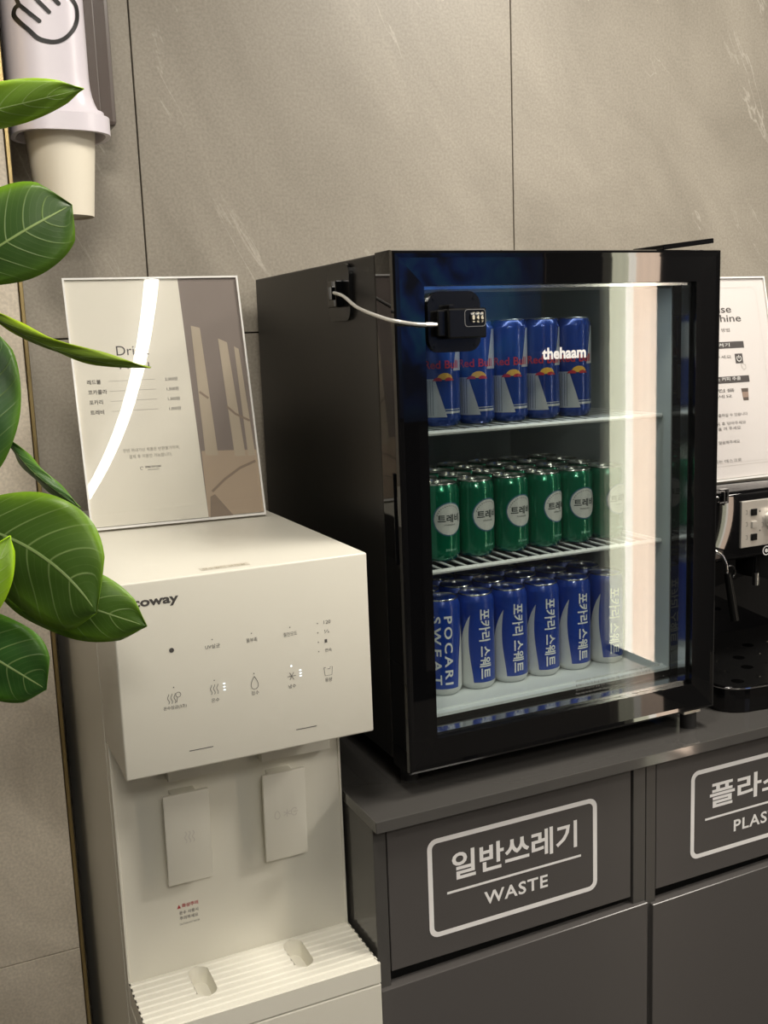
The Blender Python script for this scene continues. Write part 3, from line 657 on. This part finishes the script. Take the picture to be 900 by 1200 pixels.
P = Print(lambda a, b: (a, b, DZT+.0003)); P.poly([(-.2490, -.5800), (-.1950, -.5800), (-.1950, -.5660), (-.2490, -.5660)]); P.done('clear_label', mat('faint_label', (.70, .66, .56), .3), wd)
P = Print(lambda a, b: (a, b, DZT+.0005)); P.text('정수필터 교체일', -.2470, -.2000, -.5780, -.5700); P.done('label_lettering', mat('faint_text', (.45, .40, .30), .5), wd)

# ------------------------------------------------------------------ acrylic sign stands
def stand(name, label, O, ux, up_, wdt, hgt, card):
    n_ = ux.cross(up_).normalized()      # towards the viewer (negative y)
    if n_.y > 0: n_ = -n_
    t = thing(name, label, 'sign', O+ux*wdt/2)
    def P3(a, b, c): return O+ux*a+up_*b+n_*c
    def slab_(a0, a1, b0, b1, c0, c1):
        b_ = bmesh.new(); vs = [b_.verts.new(P3(a, b, c)) for a in (a0, a1) for b in (b0, b1) for c in (c0, c1)]
        for q in ((0, 1, 3, 2), (4, 6, 7, 5), (0, 4, 5, 1), (2, 3, 7, 6), (0, 2, 6, 4), (1, 5, 7, 3)): b_.faces.new([vs[i] for i in q])
        return b_
    link('card', slab_(.0016, wdt-.0016, .004, hgt-.0015, -.0009, -.0001), card, t)
    link('acrylic_front', slab_(.0012, wdt-.0012, .0012, hgt-.0012, .0012, .0026), M_ACRYL, t)
    e = .0024; b_ = bmesh.new()
    for a0, a1, b0, b1 in ((0, e, 0, hgt), (wdt-e, wdt, 0, hgt), (e, wdt-e, 0, e*1.3), (e, wdt-e, hgt-e, hgt)): join(b_, slab_(a0, a1, b0, b1, -.003, .003))
    link('acrylic_edge', b_, M_EDGE, t)
    bk = Vector((0, 1, 0)); z = Vector((0, 0, 1)); b_ = bmesh.new()
    lo = O.z+.0002
    def Q(a, c, h): p = O+ux*a+bk*c; return Vector((p.x, p.y, lo+h))
    vs = [b_.verts.new(Q(a, c, h)) for a in (.0, wdt) for c in (-.002, .075) for h in (0, .0022)]
    for q in ((0, 1, 3, 2), (4, 6, 7, 5), (0, 4, 5, 1), (2, 3, 7, 6), (0, 2, 6, 4), (1, 5, 7, 3)): b_.faces.new([vs[i] for i in q])
    link('base_plate', b_, M_ACRYL, t)
    return t, P3, n_
O1 = Vector((-.3145, -.276, DZT+.0025)); ux1 = (Vector((-.0827, -.2917, DZT+.0025))-O1).normalized(); up1 = Vector((0, .07, .325)).normalized()
s1, P1, n1 = stand('menu_stand', 'upright acrylic menu stand with cream card and photo strip on the dispenser', O1, ux1, up1, .232, .331, M_PAPER)
def sl(u, v):
    d = ray(u, v); t = (O1-CAM).dot(n1)/d.dot(n1); q = CAM+d*t-O1; return (q.dot(ux1), q.dot(up1))
def z4(x, y): return sl(60+x/3.333, 310+y/3.333)
f1 = lambda c: (lambda a, b: P1(a, b, c))
P = Print(f1(.0000)); P.poly([(.1535, .0042), (.2300, .0042), (.2300, .3290), (.1500, .3290)]); P.done('photo_print', mat('photo_mauve', (.235, .195, .175), .5), s1)
M_PT = mat('photo_table', (.45, .355, .265), .5); M_PB = mat('photo_beam', (.47, .40, .31), .5); M_PS = mat('photo_shadow', (.27, .21, .16), .5)
P = Print(f1(.0001)); P.poly([(.1535, .0042), (.2300, .0042), (.2300, .090), (.1545, .0935)]); P.done('photo_table', M_PT, s1)
P = Print(f1(.00015))
for q in (((555, 232), (590, 240), (655, 738), (606, 738)), ((660, 280), (695, 295), (762, 738), (720, 740)), ((722, 310), (740, 320), (800, 735), (772, 738))): P.poly([z4(*p) for p in q])
P.done('photo_light', M_PB, s1)
P = Print(f1(.0002)); P.stroke([z4(*p) for p in ((630, 880), (680, 830), (740, 785), (800, 757))], .0035); P.poly([z4(*p) for p in ((622, 900), (640, 890), (715, 975), (622, 980))])
P.stroke([z4(*p) for p in ((585, 490), (620, 515))], .003); P.stroke([z4(*p) for p in ((690, 545), (725, 575), (780, 600))], .003); P.done('photo_shadow', M_PS, s1)
P = Print(f1(.0001)); P.text('Drink', .0585, .1010, .2275, .2400, bold=.0); P.text('Menu', .0605, .0990, .2090, .2210); P.done('title_lettering', M_INK, s1)
P = Print(f1(.0001))
for i, (k, pr) in enumerate((('레드불', '2,000원'), ('코카콜라', '1,500원'), ('포카리', '1,500원'), ('트레비', '1,000원'))):
    z = .1905-i*.0133; P.text(k, .0165, .0310, z, z+.0062, bold=.015, keep='l'); P.text(pr, .1120, .1340, z, z+.0052, bold=.0, keep='r')
P.done('item_lettering', M_INK, s1)
P = Print(f1(.0001))
for i in range(4): z = .1938-i*.0133; P.stroke([(.044, z), (.104, z)], .0004)
P.text('한번 꺼내가신 제품은 반환불가하며,', .0520, .1260, .0985, .1035); P.text('결제 후 이용만 가능합니다.', .0590, .1150, .0900, .0950)
P.done('fine_print', M_INK2, s1)
P = Print(f1(.0001)); P.text('DERMA SKIN CLINIC', .0780, .0990, .0765, .0790, bold=.02); P.text('DERMATOLOGY', .0810, .0960, .0730, .0747); P.stroke([(.0735+.002*math.cos(t), .0765+.002*math.sin(t)) for t in [.6+i*.5 for i in range(10)]], .0005); P.done('small_emblem', M_INK, s1)

MT = .313
O2 = Vector((.570, -.362, MT+.0025)); ux2 = Vector((1, 0, 0)); up2 = Vector((0, .07, .325)).normalized()
s2, P2, n2 = stand('instruction_stand', 'white acrylic instruction stand on top of the coffee machine behind the fridge', O2, ux2, up2, .232, .331, M_WPAPER)
f2 = lambda c: (lambda a, b: P2(a, b, c))
def s2l(u, v):
    d = ray(u, v); t = (O2-CAM).dot(n2)/d.dot(n2); q = CAM+d*t-O2; return (q.dot(ux2), q.dot(up2))
P = Print(f2(.0001)); P.ring(rrect(.012, .212, .028, .314, .012), rrect(.0126, .2114, .0286, .3134, .0115)); P.stroke([(.004, .024), (.228, .024)], .0012); P.done('border_line', mat('pale_grey_line', (.62, .58, .56), .5), s2)
P = Print(f2(.00012)); h2 = s2l(853, 373); h3 = s2l(868, 377)
P.text('How to use', .030, s2l(857, 366)[0], s2l(852, 366.6)[1], s2l(852, 360)[1]+.003, bold=.01); P.text('coffee machine', .010, s2l(868.5, 376)[0], s2l(860, 377)[1], s2l(860, 368.5)[1], bold=.01)
P.text('커피 머신 사용 방법', .06, .145, s2l(847, 387)[1]-.003, s2l(847, 387)[1]+.003)
for v_, e_, s_ in ((418, 857, '전원 버튼을 눌러주세요'), (457, 861, '추출구에 컵을'), (464, 858, '올려놓아 주세요'), (484.5, 876, '버튼을 누르면 커피를 추출하실 수 있습니다'), (494.5, 874, '우유 거품 노즐은 사용 후 닦아주세요'), (501, 868, '사용이 끝나면 전원을 꺼 주세요'), (517, 867, '문의사항은 데스크에 말씀해주세요'), (538.5, 869, '감사합니다 문의는 데스크로')):
    a_, b_ = s2l(e_, v_); P.text(s_, .02, a_, b_-.0028, b_+.0028, bold=.0)
P.done('lettering', M_INK, s2)
P = Print(f2(.0001))
for v_, e_ in ((403.5, 871.5), (443.5, 878)): a_, b_ = s2l(e_, v_); P.poly([(.02, b_-.0055), (a_, b_-.0055), (a_, b_+.0055), (.02, b_+.0055)])
a_, b_ = s2l(866, 420); P.poly([(a_-.008, b_-.008), (a_+.008, b_-.008), (a_+.008, b_+.008), (a_-.008, b_+.008)])
P.done('dark_bars', mat('print_charcoal', (.06, .05, .05), .5), s2)
P = Print(f2(.0002)); P.stroke([(a_+.0045*math.sin(t), b_+.0045*math.cos(t)) for t in [.6+i*.51 for i in range(11)]], .0013); P.stroke([(a_, b_), (a_, b_+.0055)], .0013)
a2, b2 = s2l(857, 404); P.text('1. 전원 켜기', a2-.07, a2-.004, b2-.003, b2+.003); a2, b2 = s2l(868, 443); P.text('2. 에스프레소 커피 추출', a2-.1, a2, b2-.003, b2+.003); P.done('white_lettering', M_WPRINT, s2)
a2, b2 = s2l(871, 429); P = Print(f2(.00022)); P.stroke([(a2-.004, b2+.003), (a2-.001, b2+.006), (a2+.001, b2+.003), (a2+.005, b2+.002), (a2+.005, b2-.004), (a2, b2-.006), (a2-.003, b2-.002)], .0007, True); P.done('pointing_hand', M_INK2, s2)
a2, b2 = s2l(873.5, 462); P = Print(f2(.0001)); P.poly([(a2-.0075, b2+.010), (a2+.0075, b2+.010), (a2+.0055, b2-.010), (a2-.0055, b2-.010)]); P.done('cup_picture', mat('print_brown', (.10, .075, .06), .5), s2)
P = Print(f2(.0002)); P.poly([(a2-.0068, b2+.004), (a2+.0068, b2+.004), (a2+.0058, b2-.005), (a2-.0058, b2-.005)]); P.done('cup_sleeve', mat('print_tan', (.34, .24, .19), .5), s2)

# ------------------------------------------------------------------ coffee machine
cm = thing('coffee_machine', 'glossy black espresso machine with silver control panel right of the fridge', 'coffee machine', (.69, -.3, 0))
MX0, MX1 = .535, .845; HY = -.44
bm = bmesh.new(); box(bm, MX0, MX1, -.30, -.08, 0.004, MT, bev=.006); link('body', bm, M_GLOSS, cm, smooth=True)
bm = bmesh.new(); box(bm, MX0, MX1, HY, -.29, .205, MT, bev=.008, seg=3); link('head', bm, M_GLOSS, cm, smooth=True)
pa = aty(868.5, 588, HY-.003); pb = aty(873, 642, HY-.003)
bm = bmesh.new(); box(bm, pa.x+.001, .772, HY-.0035, HY+.002, pb.z, pa.z, bev=.001); cp = link('control_panel', bm, M_STEEL, cm)
for v_, m_ in ((600, M_BLACK), (614.5, M_STEEL), (629, M_BLACK)):
    q = aty(883.5, v_, HY-.004); link('button', B(q.x-.0055, q.x+.0048, HY-.0065, HY-.003, q.z-.0052, q.z+.0052, bev=.0006), m_, cp)
P = Print(onY(HY-.0038))
for v_ in (600.5, 614.5, 630): q = aty(875, v_, HY-.0038); P.stroke([(q.x-.0018, q.z+.003), (q.x+.001, q.z+.003), (q.x+.0015, q.z-.003), (q.x-.0015, q.z-.003)], .0007)
for v_ in (599, 621.5): q = aty(890.5, v_, HY-.0038); P.disc(q.x, q.z, .0013, n=10)
q = aty(896, 615, HY-.0038); P.stroke([(q.x-.006, q.z+.004), (q.x-.003, q.z+.004), (q.x-.003, q.z-.003), (q.x-.006, q.z-.003)], .0006); P.done('panel_print', M_INK, cp)
q = aty(906.5, 608, HY-.004); bm = bmesh.new(); cyl(bm, (q.x, HY-.003, q.z), (q.x, HY-.016, q.z), .0172, .0155, n=40); link('steam_knob', bm, M_STEEL, cm, smooth=True)
q = aty(898, 645, HY-.001); P = Print(onY(HY-.0012)); 
P.ring([(q.x+.0075*math.cos(i*.2618), q.z+.0075*math.sin(i*.2618)) for i in range(24)], [(q.x+.0060*math.cos(i*.2618), q.z+.0060*math.sin(i*.2618)) for i in range(24)]); P.text('e', q.x-.003, q.x+.003, q.z-.003, q.z+.003, bold=.04); P.done('round_emblem', M_WPRINT, cm)
q = aty(885, 665, -.42); bm = bmesh.new(); cyl(bm, (q.x+.02, -.405, .215), (q.x+.02, -.405, .170), .030, .030, n=32); box(bm, q.x-.004, q.x+.02, -.425, -.38, .168, .207, bev=.002); link('brew_group', bm, M_BLACK, cm, smooth=True)
q = aty(885.5, 681, -.43); bm = bmesh.new(); cyl(bm, (q.x, -.43, q.z+.014), (q.x, -.43, q.z-.006), .0055, .0048, n=16); link('nozzle', bm, M_CHROME, cm, smooth=True)
wp = [aty(838, 646, -.462), aty(845, 650, -.464), aty(850.5, 660, -.468), aty(852, 672, -.47)]
bm = tube(bmesh.new(), spline(wp, 5), .0027, 10); tube(bm, [wp[0], wp[0]+Vector((.0, .03, .004))], .0035, 8); wand = link('steam_wand', bm, M_CHROME, cm, smooth='all')
a_, b_ = aty(852.5, 672, -.47), aty(861, 727, -.478); bm = bmesh.new(); cyl(bm, a_, b_, .0052, .0062, n=20); link('frothing_sleeve', bm, M_BLACK, wand, smooth=True)
q = aty(855, 671, -.47); bm = tube(bmesh.new(), [q+Vector((.009*math.cos(t)+.001, 0, .010*math.sin(t))) for t in [i*.5-1.3 for i in range(8)]], .002, 8); link('finger_guard', bm, M_BLACK, wand, smooth='all')
bm = bmesh.new(); q = aty(851, 583, HY-.006); box(bm, q.x-.012, q.x+.005, HY-.006, HY+.001, q.z-.009, q.z-.0065, bev=.0006); box(bm, q.x+.003, q.x+.0055, HY-.006, HY+.001, q.z-.009, q.z+.013, bev=.0006); box(bm, q.x-.010, q.x+.005, HY-.006, HY+.001, q.z+.011, q.z+.013, bev=.0006); box(bm, q.x-.004, q.x-.0015, HY-.006, HY+.001, q.z-.012, q.z+.009, bev=.0006); link('chrome_latch', bm, M_CHROME, cm)
# drip tray with rounded front
def tray_outline(m):
    x0, x1, y1 = .528+m, .852-m, -.30; o = [(x1, y1), (x0, y1)]
    for i in range(9): a = math.radians(180+i*10); o.append((x0+.045+.045*math.cos(a), -.492+m*.5+.036*math.sin(a)))
    for i in range(1, 12): t = i/12; o.append((x0+.045+(x1-x0-.09)*t, -.5278+m-.012*math.sin(t*math.pi)))
    for i in range(9): a = math.radians(270+i*10+10); o.append((x1-.045+.045*math.cos(a), -.492+m*.5+.036*math.sin(a)))
    return o
bm = prism(bmesh.new(), tray_outline(.0), lambda a, b: (a, b, .0015), lambda a, b: (a, b, .037)); dt = link('drip_tray', bm, M_GLOSS, cm)
bm = bmesh.new(); oo = tray_outline(.0); tube(bm, [(a, b, .0372) for a, b in oo[2:-1]], .0013, 8); link('chrome_rim', bm, M_CHROME, dt)
bm = prism(bmesh.new(), tray_outline(.004), lambda a, b: (a, b, .037), lambda a, b: (a, b, .0392)); gr = link('grate', bm, M_BLACK, cm)
for i in range(7):
    for k in range(4):
        x, y = .567+i*.041+(k % 2)*.018, -.500+k*.042; big = (i+k) % 2 == 0
        b = bmesh.new(); lathe(b, [(.0095 if big else .0032, .0394), (.0075 if big else .002, .0397)], x, y, 14); link('hole_shade_disc' if big else 'raised_dot', b, mat('hole_shade_black', (.0015, .0015, .0015), .9, spec=0) if big else M_CHROME, gr)  # black discs lie on the grate, painting the shade of drain holes

# ------------------------------------------------------------------ cup dispenser on the wall
cdp = thing('cup_dispenser', 'lilac-white wall cup dispenser with black hand pictogram at top left', 'dispenser', (-.29, -.02, .84))
XC, YC = -.290, -.122
def hsec(z, n=40):
    # half-widths: left straight, right flares at the foot
    t = min(1, max(0, (.918-z)/.05)); fl = 1-math.sqrt(max(0, 1-t*t)) if z > .868 else 1
    wr = .0435+(.0665-.0435)*fl; wl2 = .0615
    fr_ = .052+.010*fl; bk = .06; pts = []
    for i in range(n):
        a = 2*math.pi*i/n; c, s_ = math.cos(a), math.sin(a); e = .72
        X = (abs(c)**e)*(1 if c > 0 else -1)*(wr if c > 0 else wl2); Y = (abs(s_)**e)*(1 if s_ > 0 else -1)*(bk if s_ > 0 else fr_)
        pts.append((XC+X, YC+Y, z))
    return pts
bm = bmesh.new(); zz = [.8455, .847, .855, .862, .868, .8685, .8695, .871, .874, .878, .883, .889, .896, .905, .915, .92, .93, .96, 1.0, 1.06, 1.10]
R = [[bm.verts.new(p) for p in hsec(z)] for z in zz]
for A, C in zip(R, R[1:]):
    for i in range(40): bm.faces.new((A[i], A[(i+1) % 40], C[(i+1) % 40], C[i]))
bm.faces.new(R[-1])
inn = [bm.verts.new((XC+(p.co.x-XC)*.9, YC+(p.co.y-YC)*.9, .8455)) for p in R[0]]; inn2 = [bm.verts.new((v.co.x, v.co.y, .875)) for v in inn]
for A, C in ((R[0], inn), (inn, inn2)):
    for i in range(40): bm.faces.new((A[(i+1) % 40], A[i], C[i], C[(i+1) % 40]))
bm.faces.new(inn2)
link('housing', bm, M_LILAC, cdp, smooth=True)
link('smoked_channel', box(B(-.262, -.203, -.085, -.018, .872, 1.10, bev=.006), -.262, -.225, -.092, -.080, .872, 1.10, bev=.002), M_SMOKE, cdp)
link('wall_bracket', B(-.335, -.24, -.064, -.0, .88, 1.08, bev=.003), M_LILAC, cdp)
# pictogram: pinching hand outline, wrapped on the rounded front
def hm(u, v):
    p = aty(u, v, YC-.05)
    dx = (p.x-XC); hw = .0435 if dx > 0 else .0615; k = min(.98, abs(dx)/hw)
    yy = -.052*(1-k**(1/.36))**.36 if k < .98 else -.01
    return Vector((p.x, YC+max(-.052, yy)-.0010, p.z))
P = Print(hm)
def hz(x, y): return (x/4.445, y/4.445)
K = 4.6
P.stroke([hz(*p) for p in spline([Vector((100, 18, 0)), Vector((80, 35, 0)), Vector((76, 68, 0)), Vector((100, 105, 0)), Vector((150, 155, 0)), Vector((195, 198, 0)), Vector((240, 216, 0)), Vector((290, 220, 0)), Vector((340, 200, 0)), Vector((385, 150, 0)), Vector((405, 90, 0)), Vector((400, 30, 0)), Vector((372, -10, 0)), Vector((330, -60, 0))], 4) for p in [tuple(p)[:2]]], K+.4)
for q_ in (((100, 18), (150, 65), (205, 112)), ((150, -50), (200, 10), (255, 66)), ((210, -60), (262, -20), (305, 22)), ((100, 18), (85, -20), (100, -70))): P.stroke([hz(*p) for p in q_], K)
for p in ((205, 112), (255, 66), (305, 22)): P.disc(*hz(*p), K/2, n=12)
P.done('hand_pictogram', M_BLACKPR, cdp)
cup = thing('paper_cup', 'cream paper cup hanging mouth-up under the wall cup dispenser', 'cup', (XC, YC, .741))
CCX = -.2885
bm = lathe(bmesh.new(), [(.034, .7445), (.0355, .7415), (.0365, .7415), (.0468, .858)], CCX, YC, 48, capb=True, capt=False); link('cup_wall', bm, M_CUP, cup, smooth=True)
bm = lathe(bmesh.new(), [(.0445, .860), (.048, .8605), (.048, .858), (.0468, .8575)], CCX, YC, 48, False, False); link('rim', bm, M_CUP, cup, smooth=True)

# ------------------------------------------------------------------ plant
def leaf_mat():
    m = bpy.data.materials.new('leaf_green'); m.use_nodes = True; n = m.node_tree.nodes; l = m.node_tree.links; b = n['Principled BSDF']
    uv = n.new('ShaderNodeUVMap'); sp = n.new('ShaderNodeSeparateXYZ'); l.new(uv.outputs[0], sp.inputs[0])
    def M(op, a, b_=None, c=None):
        x = n.new('ShaderNodeMath'); x.operation = op
        for i, q in enumerate((a, b_, c)):
            if q is None: continue
            if isinstance(q, (int, float)): x.inputs[i].default_value = q
            else: l.new(q, x.inputs[i])
        return x.outputs[0]
    v = M('ABSOLUTE', M('MULTIPLY_ADD', sp.outputs[1], 2, -1)); u = sp.outputs[0]
    ph = M('ADD', M('MULTIPLY', u, 7.0), M('MULTIPLY', M('POWER', v, 1.35), -1.7))
    fr_ = M('ABSOLUTE', M('SUBTRACT', M('FRACT', ph), .5))
    side = M('MULTIPLY', M('SUBTRACT', 1, M('SMOOTH_MIN', M('MULTIPLY', fr_, 16), 1, .2)), M('SUBTRACT', 1.0, M('POWER', v, 2)))
    side = M('MULTIPLY', M('MAXIMUM', side, 0), M('MINIMUM', M('MAXIMUM', M('MULTIPLY', M('SUBTRACT', .93, u), 12), 0), 1))
    ph2 = M('FRACT', M('MULTIPLY', ph, 3)); s2_ = M('MULTIPLY', M('MAXIMUM', M('SUBTRACT', 1, M('MULTIPLY', M('ABSOLUTE', M('SUBTRACT', ph2, .5)), 9)), 0), .07)
    mid = M('MAXIMUM', M('SUBTRACT', 1, M('MULTIPLY', v, 30)), 0)
    vein = M('MINIMUM', M('ADD', M('MAXIMUM', M('MULTIPLY', side, .62), M('MINIMUM', M('MULTIPLY', mid, 2), 1)), s2_), 1)
    tc = n.new('ShaderNodeTexCoord'); no = n.new('ShaderNodeTexNoise'); no.inputs['Scale'].default_value = 22; no.inputs['Detail'].default_value = 4; l.new(tc.outputs['Object'], no.inputs['Vector'])
    edge = M('POWER', M('MINIMUM', M('ADD', v, M('MULTIPLY_ADD', no.outputs['Fac'], .5, -.27)), 1), 5)
    mx = n.new('ShaderNodeMixRGB'); mx.inputs[1].default_value = (.068, .150, .022, 1); mx.inputs[2].default_value = (.20, .40, .014, 1); l.new(edge, mx.inputs[0])
    oi = n.new('ShaderNodeObjectInfo')
    hs = n.new('ShaderNodeHueSaturation'); l.new(oi.outputs['Color'], hs.inputs['Color'])
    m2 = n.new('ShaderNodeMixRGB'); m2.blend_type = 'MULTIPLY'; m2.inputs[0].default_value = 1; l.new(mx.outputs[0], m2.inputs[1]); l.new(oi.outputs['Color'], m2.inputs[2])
    m3 = n.new('ShaderNodeMixRGB'); m3.inputs[2].default_value = (.36, .50, .18, 1); l.new(vein, m3.inputs[0]); l.new(m2.outputs[0], m3.inputs[1])
    l.new(m3.outputs[0], b.inputs['Base Color']); b.inputs['Roughness'].default_value = .38; b.inputs['Specular IOR Level'].default_value = .4
    bu = n.new('ShaderNodeBump'); bu.inputs['Strength'].default_value = .5; bu.inputs['Distance'].default_value = .0008; l.new(vein, bu.inputs['Height']); l.new(bu.outputs[0], b.inputs['Normal'])
    tr = n.new('ShaderNodeBsdfTranslucent'); l.new(m3.outputs[0], tr.inputs[0]); ms = n.new('ShaderNodeMixShader'); ms.inputs[0].default_value = .28
    l.new(b.outputs[0], ms.inputs[1]); l.new(tr.outputs[0], ms.inputs[2]); l.new(ms.outputs[0], n['Material Output'].inputs[0]); return m
M_LEAF = leaf_mat(); M_STEM = mat('stem_green', (.12, .17, .04), .5); M_BARK = mat('bark', (.16, .12, .08), .8, bump=(90, .5, .002))
plant = thing('rubber_plant', 'leafy green rubber plant entering from the left edge in front of the dispenser', 'plant', (-.93, -.80, FLOOR))
def leaf(base, tip, wl, wr, dist0, dist1, rho=0, prof=1.25, tipsharp=1.0, bend=.01, fold=.15, tint=(1, 1, 1), peak=.5, label=None, mid=None):
    """base, tip: where the leaf starts and ends (pixels of the photograph at the given distances); wl, wr: half widths in px"""
    P0, P1_ = atd(*base, dist0), atd(*tip, dist1); PM = atd(*mid, (dist0+dist1)/2) if mid else None
    ax = (P1_-P0); L = ax.length; axn = ax.normalized(); s_img = fw.cross(axn).normalized()
    side = (s_img*math.cos(rho)+fw*math.sin(rho)).normalized(); nrm = axn.cross(side)
    if nrm.dot(fw) > 0: nrm = -nrm
    me = bpy.data.meshes.new('leaf'); nu, nv = 26, 10; vs = []; uvs = []
    for i in range(nu+1):
        u = i/nu
        if PM is None: c = P0+ax*u+nrm*(math.sin(u*math.pi)*bend)
        else: c = P0*(1-u)**2+(PM*2-(P0+P1_)/2)*2*u*(1-u)+P1_*u*u+nrm*(math.sin(u*math.pi)*bend)
        b_e = prof*.62; a_e = b_e*peak/(1-peak); q = ((u/peak)**a_e)*(((1-u)/(1-peak))**b_e) if 0 < u < 1 else 0
        if u > .90: q *= .42+.58*((1-u)/.10)
        for k in range(nv+1):
            v = -1+2*k/nv; wpx = wl if v < 0 else wr; w_ = wpx*((dist0+dist1)/2)/F
            wav = .0016*math.sin(u*15+k)*abs(v)
            vs.append(c+side*(v*w_*q)+nrm*(-fold*abs(v)**1.4*w_*q+wav)); uvs.append((u, (v+1)/2))
    fs = [(i*(nv+1)+k, i*(nv+1)+k+1, (i+1)*(nv+1)+k+1, (i+1)*(nv+1)+k) for i in range(nu) for k in range(nv)]
    me.from_pydata([tuple(v) for v in vs], [], fs); ul = me.uv_layers.new(name='UVMap')
    for p in me.polygons:
        p.use_smooth = True
        for li in p.loop_indices: ul.data[li].uv = uvs[me.loops[li].vertex_index]
    me.materials.append(M_LEAF); o = bpy.data.objects.new('leaf', me); COL.objects.link(o); o.parent = plant; o.matrix_parent_inverse = Matrix.Translation(-plant.location)
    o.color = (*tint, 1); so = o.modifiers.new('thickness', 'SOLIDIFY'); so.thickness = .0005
    STEMS.append(P0); return o
STEMS = []
D = .80
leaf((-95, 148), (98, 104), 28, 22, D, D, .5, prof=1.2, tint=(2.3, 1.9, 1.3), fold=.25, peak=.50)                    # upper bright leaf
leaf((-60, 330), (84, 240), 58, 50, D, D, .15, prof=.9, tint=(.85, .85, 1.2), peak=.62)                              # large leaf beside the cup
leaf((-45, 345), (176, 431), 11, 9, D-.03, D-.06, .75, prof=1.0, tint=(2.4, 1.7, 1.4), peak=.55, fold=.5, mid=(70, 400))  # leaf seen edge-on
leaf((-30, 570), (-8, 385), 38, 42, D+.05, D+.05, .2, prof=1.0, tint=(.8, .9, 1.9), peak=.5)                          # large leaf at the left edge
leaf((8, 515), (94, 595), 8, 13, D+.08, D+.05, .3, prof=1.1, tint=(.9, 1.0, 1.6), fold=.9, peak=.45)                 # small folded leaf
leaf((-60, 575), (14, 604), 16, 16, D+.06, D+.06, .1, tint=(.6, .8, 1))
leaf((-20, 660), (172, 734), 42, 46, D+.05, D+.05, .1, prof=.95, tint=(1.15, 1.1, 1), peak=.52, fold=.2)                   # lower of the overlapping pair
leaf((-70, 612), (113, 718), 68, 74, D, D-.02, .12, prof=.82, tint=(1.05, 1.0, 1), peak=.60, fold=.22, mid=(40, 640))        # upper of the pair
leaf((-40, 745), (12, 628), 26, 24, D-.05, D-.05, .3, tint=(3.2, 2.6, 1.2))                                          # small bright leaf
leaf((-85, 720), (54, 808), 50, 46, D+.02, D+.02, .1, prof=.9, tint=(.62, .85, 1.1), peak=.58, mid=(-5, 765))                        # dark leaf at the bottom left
ST = [atd(-330, 1900, D+.1), atd(-150, 1300, D+.08), atd(-130, 900, D+.05), atd(-115, 650, D+.03), atd(-120, 380, D), atd(-110, 100, D)]
ST[0].z = FLOOR+.3
bm = tube(bmesh.new(), spline(ST, 8), .009, 10); link('trunk', bm, M_BARK, plant, smooth='all')
bs = spline(ST, 30)
for p in STEMS:
    q = min(bs, key=lambda a: (a-p-Vector((0, 0, -.03))).length); bm = tube(bmesh.new(), spline([q, (p+q)/2+Vector((0, 0, .006)), p], 5), .0022, 8); link('leaf_stalk', bm, M_STEM, plant, smooth='all')
pc = Vector((ST[0].x, ST[0].y, FLOOR))
bm = lathe(bmesh.new(), [(.11, 0), (.14, .29), (.15, .30), (.15, .32), (.135, .32), (.13, .28)], 0, 0, 32, True, True)
bmesh.ops.translate(bm, vec=pc, verts=bm.verts[:]); link('pot', bm, mat('clay_pot', (.5, .48, .45), .6), plant, smooth=True)
